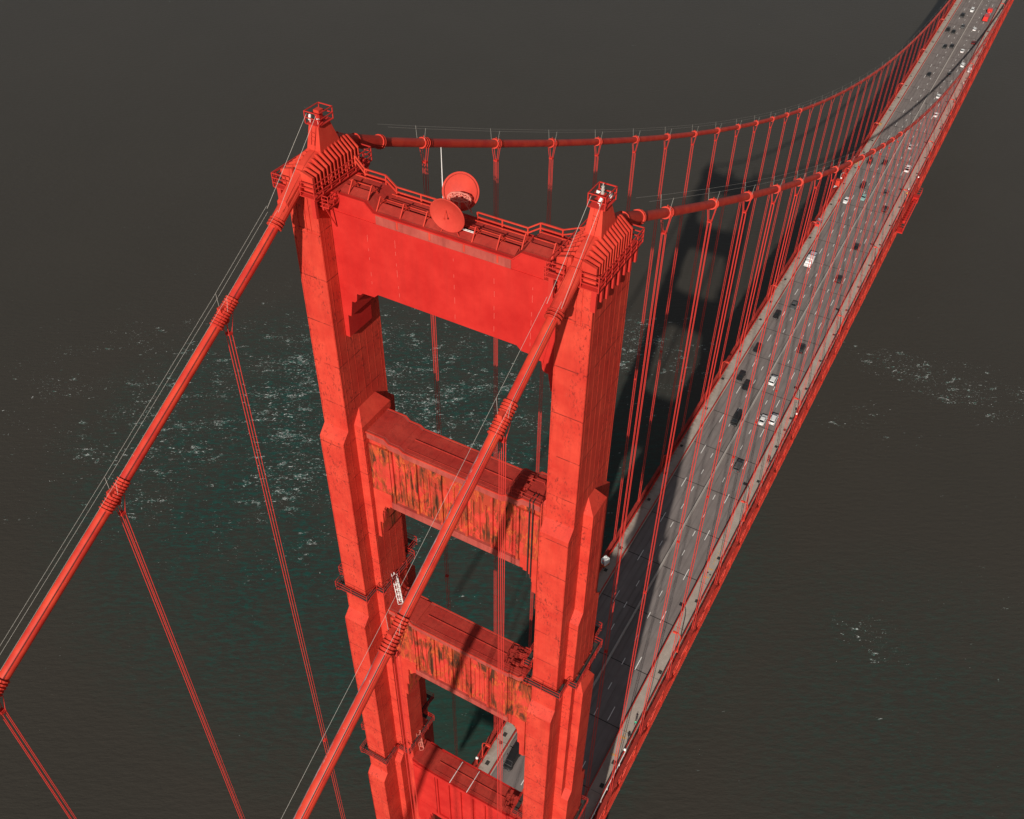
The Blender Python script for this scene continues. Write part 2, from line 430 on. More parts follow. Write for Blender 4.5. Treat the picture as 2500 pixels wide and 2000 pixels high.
railing(9.72, "red steel traffic rail between the road and the right-hand sidewalk", .95, 3, .12, 3.81, .05)
railing(-9.72, "red steel traffic rail between the road and the left-hand sidewalk", .95, 3, .12, 3.81, .05)
railing(12.62, "red pedestrian railing along the outer edge of the right-hand sidewalk", 1.2, 4, .16, 1.905, .045)
railing(-12.62, "red pedestrian railing along the outer edge of the left-hand sidewalk", 1.2, 4, .16, 1.905, .045)
m = MB()
ps = [(12.92, y, zdeck(y)+1.55) for y in (-14, -6, 2, 10, 18, 26, 34, 40)]
m.tube(ps, .10, 6)
for y in range(-14, 40, 3): m.box(12.86, 12.98, y-.05, y+.05, zdeck(y)+.1, zdeck(y)+1.5)
tag(m.build('handrail', M_white), "white pipe handrail beside the right-hand sidewalk near the tower foot", "handrail")

# stiffening trusses
def truss(s, label):
    t = thing('stiffening_truss', label, 'truss', (s*H, 0, 0))
    D = 7.62; zt = .35
    for nm, dz, hw, hh in (('top_chord', zt, .38, .36), ('bottom_chord', zt-D, .46, .42)):
        m = MB()
        for a, b in zip(ys[:-1], ys[1:]):
            za, zb = zdeck(a)+dz, zdeck(b)+dz
            m.quadbox([(-hw, a, za-hh), (hw, a, za-hh), (hw, b, zb-hh), (-hw, b, zb-hh), (-hw, a, za+hh), (hw, a, za+hh), (hw, b, zb+hh), (-hw, b, zb+hh)])
            yc = a; m.box(-hw-.05, hw+.05, yc-.75, yc+.75, za-hh-.05, za+hh+.05)      # gusset plates
            for i in range(8):                                                        # lacing bars on the side
                y0_ = a+.9+i*.75; m.beam((hw+.015, y0_, za-.3), (hw+.015, y0_+.6, za+.3), .03, .09)
        m.build(nm, M_chord if nm == 'top_chord' else M_red, t)
    m = MB(); m.box(-.22, .22, -.24, .24, -D+.42, -.36); vmesh = m.mesh('vertical_post', [M_red])
    m = MB(); L = 7.62
    m.beam((0, .3, -.5), (0, L-.3, -D+.5), .42, .4); d1 = m.mesh('diagonal_brace', [M_red])
    m = MB(); m.beam((0, .3, -D+.5), (0, L-.3, -.5), .42, .4); d2 = m.mesh('diagonal_brace', [M_red])
    first = None
    for i, a in enumerate(ys[:-1]):
        if i >= 100:
            break
        v = bpy.data.objects.new('vertical_post', vmesh); col.objects.link(v); v.parent = t; v.location = (0, a, zdeck(a)+zt)
        v = bpy.data.objects.new('diagonal_brace', d1 if i % 2 else d2); col.objects.link(v); v.parent = t; v.location = (0, a, zdeck(a)+zt)
    if len(ys)-1 > 100:
        m = MB()
        for i, a in enumerate(ys[:-1]):
            if i < 100: continue
            z = zdeck(a)+zt
            m.box(-.30, .30, a-.28, a+.28, z-D+.42, z-.42)
            if i % 2: m.beam((0, a+.3, z-.5), (0, a+L-.3, z-D+.5), .55, .5)
            else: m.beam((0, a+.3, z-D+.5), (0, a+L-.3, z-.5), .55, .5)
        m.build('far_bracing', M_red, t)['kind'] = 'stuff'
    # service pipes and a light steel shelf between truss and sidewalk
    for dx, dz, r in ((-.60, .10, .05), (-.80, -.25, .045), (-.66, -.75, .06), (.55, -.3, .05), (.62, -2.2, .05)):
        m = MB(); m.tube([(s*dx, y, zdeck(y)+dz) for y in ys], r, 6); m.build('service_pipe', M_chord, t)
    m = MB()
    for a in ys:
        for q in range(2):
            y = a+q*3.81; z = zdeck(y)
            m.box(*sorted((s*-.95, s*-.45)), y-.09, y+.09, z-.95, z-.80)
            m.box(*sorted((s*-.95, s*-.55)), y-.06, y+.06, z-.45, z-.38)
    m.build('pipe_bracket', M_red, t)['kind'] = 'stuff'
    return t
truss(1, "right-hand steel stiffening truss with red chords and diagonal braces below the sidewalk")
truss(-1, "left-hand steel stiffening truss with red chords, mostly hidden beside the far sidewalk")
# floor beams under the deck
m = MB()
for a in ys: m.box(-13.2, 13.2, a-.2, a+.2, zdeck(a)-2.2, zdeck(a)-.52)
tag(m.build('floor_framing', M_red), "red transverse steel floor beams under the roadway", "floor beams")

# ------------------------------------------------------------------ tower
tower = thing('bridge_tower', "tall stepped red steel suspension tower with two legs joined by portal struts", 'bridge tower', (0, 0, 0))
def leg(s):
    cx = s*H
    m = MB()
    B = lambda a, b, z0, z1, mi=0: m.box(cx-a, cx+a, -b, b, z0, z1, mi)
    w0 = 1.6
    # main shaft with sloping set-backs front and back
    tiers = [(223.3, 194.45, 3.73), (193.32, 161.95, 4.80), (160.85, 121.2, 5.87), (120.1, 84.0, 6.93), (82.8, 12.0, 8.0)]
    for i, (zt, zb, b) in enumerate(tiers):
        B(w0, b, zb, zt)
        if i+1 < len(tiers):
            zt2, _, b2 = tiers[i+1]
            m.frustum((cx-w0, cx+w0, -b2, b2), (cx-w0, cx+w0, -b, b), zt2, zb)
    # side pilasters (outer side 'o', inner side 'i'): (half width, half depth, top, bottom)
    def pil(sgn, u0, u1, d, zt, zb, cap=None):
        xa, xb = sorted((cx+sgn*u0, cx+sgn*u1)); m.box(xa, xb, -d, d, zb, zt)
        if cap:      # sloping cap against the shaft
            ch, cd = cap
            o = len(m.v); xs = cx+sgn*u0; xo = cx+sgn*u1
            m.v += [(xs, -d, zt), (xo, -d, zt), (xo, d, zt), (xs, d, zt), (xs, -cd, zt+ch), (xs, cd, zt+ch)]
            fs = [(0,1,4), (1,2,5,4), (2,3,5), (0,4,5,3)]
            for q in fs: m.f.append(tuple(o+i for i in q)); m.m.append(0)
    def widen(sgn, u0, u1, d0, d1, z1, z0):   # slope between two depths
        xa, xb = sorted((cx+sgn*u0, cx+sgn*u1)); m.frustum((xa, xb, -d1, d1), (xa, xb, -d0, d0), z0, z1)
    O, I = s, -s
    pil(O, 1.6, 2.67, 1.6, 194.6, 178.7, (1.6, .7)); widen(O, 1.6, 2.67, 1.6, 2.67, 178.7, 177.5); pil(O, 1.6, 2.67, 2.67, 177.5, 124.0)
    widen(O, 1.6, 2.67, 2.67, 3.73, 124.0, 122.8); pil(O, 1.6, 2.67, 3.73, 122.8, 86); widen(O, 1.6, 2.67, 3.73, 4.8, 86, 84.8); pil(O, 1.6, 2.67, 4.8, 84.8, 12)
    pil(O, 2.67, 3.73, 1.6, 162.9, 138, (2.1, .7)); widen(O, 2.67, 3.73, 1.6, 2.67, 138, 136.9); pil(O, 2.67, 3.73, 2.67, 136.9, 12)
    pil(O, 3.73, 4.80, 1.6, 122.5, 12, (1.7, .7))
    pil(I, 1.6, 2.67, 2.67, 194.6, 123.4, (1.7, 1.5)); widen(I, 1.6, 2.67, 2.67, 3.73, 123.4, 122.0); pil(I, 1.6, 2.67, 3.73, 122.0, 12)
    pil(I, 2.67, 3.73, 1.6, 148.5, 12, (1.0, .7)); pil(I, 3.73, 4.3, 1.6, 106, 12, (1.0, .7))
    o = m.build('leg', M_leg, tower); fixn(o)
    # vertical cover strips on the cell joints (pattern of the steel plates)
    r = MB()
    def strip(x, y, z0, z1, t=.045, ax='x'):
        if ax == 'x': r.box(*sorted((x, x+t*.18)), y-.045, y+.045, z0, z1)
        else: r.box(x-.05, x+.05, y-abs(t) if t > 0 else y, y if t > 0 else y+abs(t), z0, z1)
    for sg in (1, -1):
        x = cx+sg*1.6; t = .06*sg
        for j in range(-3, 4):
            if abs(j*1.067) < 3.4: strip(x, j*1.067, 196.6, 221.6, t)
        for y in (-3.66, 3.66): strip(x, y, 194.6, 221.8, t)
        for yy, z0, z1 in ((4.73, 163.2, 193.2), (5.80, 122.5, 160.8), (6.86, 84.6, 120.0)):
            for q in (1, -1):
                strip(x, q*yy, z0, z1, t)
                strip(x, q*(yy-1.0), z0, z1, t)
        for j in (-2, -1, 0, 1, 2):
            if sg == O: 
                if abs(j) < 2: strip(cx+sg*2.67, j*1.067, 179.2, 194.2, t)
                strip(cx+sg*2.67, j*1.25, 165.4, 177.2, t)
            if sg == I: strip(cx+sg*2.67, j*1.2, 149.6, 194.2, t)
    for q in (-1,):                             # thin border strips on the front panels
        for yf, z0, z1 in ((3.73, 195, 220.0), (4.80, 162.3, 193.1), (5.87, 121.6, 160.6), (6.93, 85, 119.9)):
            for x in (cx-1.52, cx+1.52): r.box(x-.05, x+.05, -yf-.045, -yf, z0, z1)
    for dx in (-.8, .1, .62):                   # short raised cells at the head of the shaft
        r.box(cx+dx-.06, cx+dx+.06, -3.73-.08, -3.73, 219.2, 222.9)
    r.box(cx-1.6, cx+1.6, -3.775, -3.73, 219.0, 219.12)
    r.build('cover_strip', M_leg, tower)['kind'] = 'stuff'
for s in (1, -1): leg(s)

# portal struts
def strut(ztop, zbot, hx, steps, top_steps, mats, panel, zlow=0, fb=(-2.0, 2.0), name='portal_strut'):
    """hx: x where it meets the legs; steps: list of (x, z) going outward for the haunch; top_steps: list (x, dz)"""
    y0, y1 = fb
    poly = [(-x, z) for x, z in reversed(steps)] + [(x, z) for x, z in steps]
    tp = [(x, ztop+d) for x, d in reversed(top_steps)] + [(-x, ztop+d) for x, d in top_steps]
    m = MB()
    pts = poly + tp
    rec = .28 if panel else 0.0; m.prism(pts, 'y', y0+rec, y1-rec, 0)
    o = m.build(name, mats[0], tower); fixn(o)
    c = MB(); cb = MB()
    # cornice band following the stepped top, base band following the soffit
    def band(pl, d0, d1, ya, yb, mi, c=c):
        for (xa, za), (xb, zb) in zip(pl[:-1], pl[1:]):
            if abs(xa-xb) < 1e-6: continue
            c.quadbox([(xa, ya, za-d1), (xb, ya, zb-d1), (xb, yb, zb-d1), (xa, yb, za-d1), (xa, ya, za-d0), (xb, ya, zb-d0), (xb, yb, zb-d0), (xa, yb, za-d0)], mi)
    L = sorted(tp)
    ck = MB(); rf = MB(); tf = MB(); tk = MB()
    band(L, -.012, 1.05, y0-.06, y0+.29, 1); band(L, -.012, 1.05, y1-.29, y1+.06, 1, ck)
    band(L, -.016, -.004, y0+.2, y1-.2, 0, rf); band(L, -.04, .10, y0-.22, y0-.05, 0, tf); band(L, -.04, .10, y1+.05, y1+.22, 0, tk)
    ck.build('cornice', [mats[1], mats[2], mats[3]], tower); rf.build('roof_skin', M_top, tower)
    tf.build('gutter', mats[1], tower); tk.build('gutter', mats[1], tower)
    cen = steps[0][0]
    flat = [(-cen, zbot), (cen, zbot)]
    if panel:
        band(flat, -1.05, .012, y0-.06, y0+.29, 2, cb); band(flat, -1.05, .012, y1-.29, y1+.06, 2, cb)
        cb.build('base_band', [mats[1], mats[2], mats[3]], tower)
    for q in ((1, -1) if panel else ()):        # haunch stiles in front plane
        for (xa, za), (xb, zb) in zip(steps[:-1], steps[1:]):
            if abs(xa-xb) < 1e-3: continue
            e = xa if abs(za-zb) < .9 else xb
            xl, xr = sorted((q*xa, q*xb))
            c.box(xl, xr, y0-.03, y0+.3, max(za, zb)+.02, zbot+2.2, 0)
            c.box(xl, xr, y1-.3, y1+.03, max(za, zb)+.02, zbot+2.2, 0)
    c.build('cornice', [mats[1], mats[2], mats[3], M_top], tower)
    if panel:
        p = MB(); W = 2*(cen-.4); n = panel; bw = W/n
        za, zb = zbot+1.05, ztop-1.1
        for i in range(n+1):
            x = -cen+.4 + i*bw
            for yy in (y0, y1):
                ya, yb = (yy-.02, yy+.29) if yy < 0 else (yy-.29, yy+.02)
                p.box(x-.16, x+.16, ya, yb, za, zb)
        if mats[0] is M_rust:
            for i in range(n):
                x0 = -cen+.4+i*bw; nf = 4
                for j in range(1, nf):
                    x = x0+bw*j/nf; ht = (zb-za)*(.86-.22*abs(j-nf/2)/(nf/2)); lo = za+.25+.35*abs(j-nf/2)
                    for yy in (y0, y1):
                        ya, yb = (yy+.15, yy+.29) if yy < 0 else (yy-.29, yy-.15)
                        p.box(x-.08, x+.08, ya, yb, lo, za+ht)
        for q in (1, -1):
            xl, xr = sorted((q*(cen-.1), q*(hx))); p.box(xl, xr, y0+.01, y0+.29, zbot+2.2, zb)
        p.build('panel_rib', M_rust if mats[0] is M_rust else M_clean, tower)['kind'] = 'stuff'
S1 = [(7.54, 213.16), (8.0, 212.72), (9.37, 212.67), (9.68, 212.36), (10.08, 212.36), (10.2, 211.5), (10.44, 211.22), (10.81, 211.2), (11.13, 209.3), (11.51, 209.28), (11.62, 206.5), (12.12, 206.5)]
strut(222.2, 213.16, 12.1, S1, [(7.05, 0), (7.9, .85), (9.3, .85), (12.1, .85)], [M_clean, M_clean, M_clean, M_clean], 0, fb=(-2.0, 1.7))
S2 = [(8.5, 182.4), (8.9, 182.1), (9.6, 181.8), (9.75, 181.2), (10.0, 180.6), (10.1, 178.9), (10.5, 178.8), (10.6, 176.0), (11.03, 176.0)]
strut(192.85, 182.4, 11.0, S2, [(6.2, 0), (6.7, .35), (8.1, .35), (8.6, .85), (11.04, .85)], [M_rust, M_red, M_fade, M_fade], 5)
S3 = [(7.4, 148.3), (8.8, 146.7), (8.9, 144.4), (9.2, 144.2), (9.25, 141.4), (9.98, 141.0)]
strut(160.3, 148.3, 11.0, S3, [(7.2, 0), (7.6, .3), (8.8, .3), (9.2, .75), (11.04, .75)], [M_rust, M_red, M_fade, M_fade], 5)
S4 = [(6.0, 105.8), (7.0, 104.9), (7.4, 103.2), (7.7, 101.8), (8.6, 101.2), (9.98, 98.5)]
strut(120.7, 105.8, 10.0, S4, [(7.4, 0), (7.9, .3), (8.9, .3), (9.3, .6), (10.0, .6)], [M_clean, M_clean, M_clean, M_clean], 5)

m = MB()
m.box(-6.9, 6.9, -2.09, -2.062, 221.12, 222.12, 0)
for x in (-4.6, -1.2, 2.3, 5.6): m.box(x-.09, x+.09, -2.12, -2.09, 221.3, 222.1, 1)
m.box(-12.0, 12.0, -2.075, -2.0, 221.02, 221.10, 2)
m.build('cornice_strip', [M_fade, M_red, M_clean], tower)
m = MB()
for x, za, zb in ((-8.1, 214.2, 220.3), (-5.0, 213.8, 220.4), (1.1, 213.6, 220.6), (5.2, 213.8, 220.6), (8.9, 213.6, 220.2)):
    z = za
    while z < zb:
        h = random.uniform(.2, .9); m.box(x-.014, x+.014, -2.012, -2.0, z, z+h); z += h+random.uniform(.2, 1.4); x += random.uniform(-.03, .03)
m.build('pale_seam', M_seam, tower)['kind'] = 'stuff'
# plated tops of the lower struts
for zt, hx, tiny in ((192.87, 8.2, 0), (160.32, 8.6, 1), (120.72, 8.8, 2)):
    m = MB()
    nx = 7; W = 2*6.2
    m.box(-6.15, 6.15, -1.9, 1.9, zt-.02, zt+.02)
    for i in range(nx+1): m.box(-6.15+W/nx*i-.03, -6.15+W/nx*i+.03, -1.85, 1.85, zt+.02, zt+.05)
    m.box(-6.15, 6.15, .12, .20, zt+.02, zt+.12); m.box(-6.15, 6.15, -1.45, -1.40, zt+.02, zt+.06)
    for q in (-1, 1):
        m.box(*sorted((q*6.8, q*10.2 if tiny else q*10.9)), -1.85, 1.85, zt+.30, zt+.38)
        m.box(*sorted((q*8.9, q*10.0 if tiny else q*10.9)), -1.85, 1.85, zt+.8, zt+.88)
    if tiny == 2:
        for x in (-2.9, .25): m.box(x-.05, x+.05, -2.1, 1.9, zt+.05, zt+.11, 1)
    m.build('strut_roof_plate', [M_top, M_white], tower)

# floor bays, frames and railing on the top strut
m = MB(); zf = 222.22
m.box(-7.0, 7.0, -1.7, 1.45, zf-.03, zf)
m.quad((-7.0, -1.65, zf+.01), (7.0, -1.65, zf+.01), (7.0, -.75, zf+.34), (-7.0, -.75, zf+.34), 0)
m.box(-7.0, 7.0, -.75, -.70, zf, zf+.34); m.box(-7.0, 7.0, -.30, .35, zf+.22, zf+.28)
for q in (-1, 1):
    m.box(*sorted((q*7.95, q*11.0)), -1.7, 1.45, zf+.82, zf+.86)
    m.quad((q*7.95, -1.65, zf+.88), (q*11, -1.65, zf+.88), (q*11, -.75, zf+1.12), (q*7.95, -.75, zf+1.12), 0)
m.build('walkway_floor', M_top, tower)
m = MB()
for x, dz in [(-9.9, .85), (-7.8, .85), (-6.95, 0), (-4.45, 0), (-2.0, 0), (2.9, 0), (5.3, 0), (7.7, .85), (10.5, .85)]:
    z = zf+dz
    m.beam((x, -1.75, z), (x-.12, -.85, z+1.0), .10, .14); m.beam((x-.12, -.85, z+1.0), (x, -.25, z), .10, .12)
    m.beam((x, -1.1, z+.5), (x, -.3, z+.45), .07, .07)
m.build('frame_bracket', M_red, tower)
m = MB()
def rail_run(m, pts, h, nr=2, post=2.4, r=.05, base=True):
    pts = [Vector(p) for p in pts]
    closed = (pts[0]-pts[-1]).length < .01
    for si, (a, b) in enumerate(zip(pts[:-1], pts[1:])):
        L = (b-a).length; n = max(1, round(L/post)); e = 1+.07*(si % 3)
        d_ = (b-a).normalized()*r*.9
        for j in range(1, nr+1):
            o = Vector((0, 0, h*j/nr-.004*(si % 3))); m.beam(a+o+d_, b+o+d_*.6, 2*r*e, 2*r*e)
        for i in range(0 if si == 0 and not closed else 1, n+1):
            p = a + (b-a)*i/n; m.beam(p, p+Vector((0, 0, h+.012)), 2.16*r, 2.16*r)
rail_run(m, [(-11.3, 1.35, zf+1.9), (-10.3, 1.35, zf+.85), (-8.0, 1.35, zf+.85), (-6.9, 1.35, zf), (-1.6, 1.35, zf)], .95, 2, 2.4, .055)
rail_run(m, [(1.6, 1.35, zf), (6.6, 1.35, zf), (7.8, 1.35, zf+.85), (9.9, 1.35, zf+.85), (11.9, 1.0, zf+1.9)], .95, 2, 2.4, .055)
for x0, x1, z in ((-7, 7, zf), (-10.9, -8, zf+.85), (8, 10.9, zf+.85)):
    m.beam((x0, -.2, z+.42), (x1, -.2, z+.42), .07, .07); m.beam((x0, .75, z+.5), (x1, .75, z+.5), .08, .08)
m.build('top_rail', M_red, tower)
# small inspection stages hung on the inner front corners of the legs
for s in (-1, 1):
    m = MB(); cx = s*11.45
    m.box(cx-.65, cx+.65, -3.6, -2.1, 222.2, 222.3)
    rail_run(m, [(cx-.65, -2.1, 222.3), (cx-.65, -3.6, 222.3), (cx+.65, -3.6, 222.3), (cx+.65, -2.1, 222.3)], 1.1, 3, .8, .03)
    m.beam((cx, -2.1, 219.5), (cx, -3.4, 222.2), .1, .1)
    m.build('inspection_stage', M_rail, tower)

# saddle housings: fins, cover, platform, cage
for s in (1, -1):
    cx = s*H
    m = MB()
    n = 14
    for i in range(n):
        y = -3.72 + i*(6.55/(n-1)); zc = zcab(y)
        lo = 223.55; sh = 225.02 + .30*math.exp(-(y/2.6)**2); tp = max(sh+.28, zc+.88); uo = 1.72
        for q in (1, -1):
            pl = [(cx+q*.45, lo), (cx+q*uo, lo), (cx+q*uo, sh), (cx+q*.62, tp), (cx+q*.45, tp)]
            m.prism(pl, 'y', y-.06, y+.06)
    for q in (1, -1):
        m.prism([(cx+q*.47, 223.5), (cx+q*1.74, 223.5), (cx+q*1.74, 225.03), (cx+q*.66, 225.36), (cx+q*.47, 225.36)], 'y', -3.9, -3.62)
    m.box(cx-.45, cx+.45, -3.55, 2.75, 223.4, 225.2)
    o = m.build('saddle_fin', M_red, tower); fixn(o)
    # curved cover over the cable in the saddle
    m = MB(); N = 22; o = len(m.v)
    sec = [(-.70, -.6), (-.70, .50), (-.48, .80), (.48, .80), (.70, .50), (.70, -.6)]
    for i in range(N):
        y = -6.2 + 10.9*i/(N-1); z = zcab(y); k = 1.0 if -3.5 < y < 3.2 else .80
        for u, h in sec: m.v.append((cx+u*k, y, z+h*k))
    for i in range(N-1):
        for j in range(5):
            a = o+i*6+j; m.f.append((a, a+1, a+7, a+6)); m.m.append(0)
        a = o+i*6; m.f.append((a+5, a, a+6, a+11)); m.m.append(0)
    m.f.append(tuple(o+j for j in range(6))); m.f.append(tuple(o+(N-1)*6+5-j for j in range(6))); m.m += [0, 0]
    o = m.build('saddle_cover', M_red, tower); fixn(o)
    # pylon with caged beacon
    m = MB(); m.frustum((cx-.75, cx+.75, -1.25, 1.6), (cx-.52, cx+.52, -.85, .7), 226.0, 228.3)
    m.beam((cx-.2, -1.3, 226.6), (cx-.2, -.9, 228.2), .05, .03); m.beam((cx+.2, -1.3, 226.6), (cx+.2, -.9, 228.2), .05, .03)
    for z in (226.9, 227.3, 227.7): m.box(cx-.22, cx+.22, -1.18, -1.14, z, z+.04)
    m.build('beacon_pylon', M_red, tower)
    m = MB(); m.box(cx-.74, cx+.74, -1.0, 1.0, 228.3, 228.37)
    rail_run(m, [(cx-.74, -1, 228.37), (cx+.74, -1, 228.37), (cx+.74, 1, 228.37), (cx-.74, 1, 228.37), (cx-.74, -1, 228.37)], 1.12, 2, 1.6, .035)
    m.frustum((cx-.22, cx+.22, -.22, .22), (cx-.26, cx+.26, -.26, .26), 228.37, 229.15)
    m.build('beacon_cage', M_rail, tower)
    m = MB()
    if s == 1:
        m.lathe([(0, 0), (.15, 0), (.15, .12), (.10, .14), (.10, .3), (.15, .32), (.15, .42), (.10, .44), (.10, .58), (.14, .6), (.12, .66), (0, .68)], (cx, 0, 229.15), 12)
        m.bar((cx, 0, 229.8), (cx, 0, 230.05), .04)
    else:
        m.box(cx-.3, cx+.3, -.3, .3, 229.15, 229.45)
    m.build('beacon', [M_barr if s == 1 else M_red], tower)
    for dx, dy, ax in ((-.45, -.7, (-.3, .5, .5)), (.42, -.7, (.5, -.4, .3))) if s == -1 else ((-.5, .55, (-1, 0, .1)), (.1, -.6, (.2, .5, .6)), (.45, .6, (0, 0, 1))):
        m = MB(); c = Vector((cx+dx, dy, 228.85)); a = Vector(ax).normalized()
        m.tube([c-a*.24, c+a*.24], .12, 8); m.bar(c, c-Vector((0, 0, .45)), .03)
        m.build('floodlight', M_white, tower)
    # platform and railing round the housing
    m = MB()
    for xa, xb, ya, yb in ((cx-2.3, cx+2.3, -4.55, -3.9), (cx-2.3, cx-1.75, -3.9, 3.3), (cx+1.75, cx+2.3, -3.9, 3.3), (cx-2.3, cx+2.3, 3.3, 3.9)):
        m.box(xa, xb, ya, yb, 223.36, 223.44)
    m.box(cx-1.7, cx+1.7, -3.85, 3.85, 222.9, 223.34)
    for q in (1, -1):
        rail_run(m, [(cx+q*.75, -4.55, 223.44), (cx+q*2.3, -4.55, 223.44), (cx+q*2.3, 3.9, 223.44), (cx+q*.6, 3.9, 223.44)], 1.35, 3, 1.15, .035)
        m.beam((cx+q*2.05, -4.4, 223.1), (cx+q*2.05, 3.8, 223.1), .14, .3)
        for i in range(8):                      # brackets under the platform
            y = -4.2 + i*1.1; m.box(*sorted((cx+q*1.66, cx+q*2.1)), y-.22, y+.10, 221.7-(.0 if i % 2 else .35), 223.3)
    if s == -1:
        rail_run(m, [(cx-2.3, -4.3, 223.4), (cx-2.9, -3.4, 223.0), (cx-2.9, -1.9, 223.0), (cx-2.3, -1.0, 223.4)], 1.2, 2, 1.2, .035)
    m.build('saddle_platform', M_rail, tower)
    m = MB()                                    # thin stay wires from the pylon to the cables
    m.bar((cx-.5, -1, 229.3), (cx-.62, -7.5, 223.2), .017); m.bar((cx+.5, -1, 229.3), (cx+.62, -7.5, 223.2), .017); m.build('stay_wire', M_wire, tower)

# maintenance walkways round the legs
def ring(cx, z, b, steps_out, name='leg_walkway'):
    """polyline offset around the stepped plan"""
    m = MB(); g = MB(); seg = 0; c = .85
    q = [(1.6+c, b+c)] + [(u, d) for u, d in steps_out]
    pts = []
    first = [(0, b+c), (1.6+c, b+c)]
    cur = first[:]
    for u, d in steps_out:                      # u = outer half width so far, d = half depth
        cur.append((cur[-1][0], d+c)); cur.append((u+c, d+c))
    cur.append((cur[-1][0], 0))
    full = []
    full += [(x, -y) for x, y in cur]; full += [(x, y) for x, y in reversed(cur)][1:]
    full += [(-x, y) for x, y in cur][1:]; full += [(-x, -y) for x, y in reversed(cur)][1:]
    for (xa, ya), (xb, yb) in zip(full[:-1], full[1:]):
        a = Vector((cx+xa, ya, z)); b_ = Vector((cx+xb, yb, z)); L = (b_-a).length
        if L < .05: continue
        d = (b_-a)/L; nrm = Vector((d.y, -d.x, 0))
        inn = -nrm if nrm.dot(Vector((xa+xb, ya+yb, 0))) > 0 else nrm
        n = max(1, round(L/1.9))
        seg += 1; e = .002*(seg % 5)
        for h in (0.0, .55, 1.1): m.beam(a+Vector((0, 0, h-e)), b_+Vector((0, 0, h-e)), .05+e, .05+e)
        g.quadbox([a+inn*.06-Vector((0,0,e)), b_+inn*.06-Vector((0,0,e)), b_+inn*.62-Vector((0,0,e)), a+inn*.62-Vector((0,0,e)), a+inn*.06+Vector((0,0,.04-e)), b_+inn*.06+Vector((0,0,.04-e)), b_+inn*.62+Vector((0,0,.04-e)), a+inn*.62+Vector((0,0,.04-e))])
        for i in range(1, n+1):
            p = a+d*L*i/n; m.beam(p, p+Vector((0, 0, 1.1)), .06, .06)
            m.beam(p+Vector((0, 0, -.45)), p+inn*.8, .06, .1)
    m.build(name, M_rail, tower); g.build('walkway_grating', M_hatch, tower)
for s in (1, -1):
    ring(s*H, 166.6, 4.8, [(2.67, 2.67)])
    ring(s*H, 126.2, 5.87, [(2.67, 2.67), (3.73, 2.67)])

# caged ladders and clutter at the strut ends
def ladder(x, y, z0, z1, lean, mat=M_white):
    m = MB()
    for dx in (-.25, .25): m.beam((x+dx, y, z0), (x+dx+lean, y, z1), .09, .09)
    n = int((z1-z0)/.45)
    for i in range(n):
        t = (i+.5)/n; m.beam((x-.25+lean*t, y, z0+(z1-z0)*t), (x+.25+lean*t, y, z0+(z1-z0)*t), .05, .05)
    for i in range(max(2, int((z1-z0)/1.0))):
        t = (i+.5)/max(2, int((z1-z0)/1.0)); z = z0+(z1-z0)*t; c = x+lean*t
        pr = [(c-.35, y, z), (c-.4, y-.35, z), (c, y-.7, z), (c+.4, y-.35, z), (c+.35, y, z)]
        for a, b in zip(pr[:-1], pr[1:]): m.beam(a, b, .05, .05)
    for dx, dy in ((-.4, -.35), (0, -.7), (.4, -.35)): m.beam((x+dx, y+dy, z0+.8), (x+dx+lean, y+dy, z1), .05, .05)
    m.build('caged_ladder', mat, tower)
ladder(-10.1, -.3, 160.9, 167.0, -.5); ladder(-9.6, .4, 121.2, 126.9, -.4, M_bracket)
ladder(9.9, .8, 160.9, 166.8, .3, M_bracket); ladder(9.3, .6, 121.2, 126.6, .2, M_bracket)
for z0, xa, xb in ((193.25, 7.2, 10.8), (160.7, 6.6, 10.2), (121.1, 6.6, 9.6)):
    m = MB()
    for i in range(12):
        x = random.uniform(xa, xb-.6); y = random.uniform(-1.7, 1.1); wz = random.uniform(.15, .5)
        m.box(x, x+random.uniform(.4, 1.1), y, y+random.uniform(.3, .8), z0-.1, z0+wz)
    rail_run(m, [(xa, -1.8, z0), (xb, -1.8, z0)], 1.0, 2, 1.2, .03)
    rail_run(m, [(xa-.3, -1.6, z0), (xa-.3, .4, z0), (xb-1, .6, z0)], .9, 2, 1.2, .035)
    m.build('access_hatch_gear', M_top, tower)
# standpipe down the right end of the second strut
m = MB()
for x in (9.55, 9.95): m.tube([(x, -1.0, 193.9), (x, -2.2, 193.9), (x+.05, -2.32, 192.5), (x+.02, -2.3, 181.5)], .07, 6)
m.build('drain_pipe', M_joint, tower)

# pier
m = MB(); m.box(-24, 24, -13, 13, -6, 9); m.box(-22.5, 22.5, -11.5, 11.5, 9, 12)
tag(m.build('concrete_pier', M_conc), "concrete pier block under the feet of the red tower", "pier")

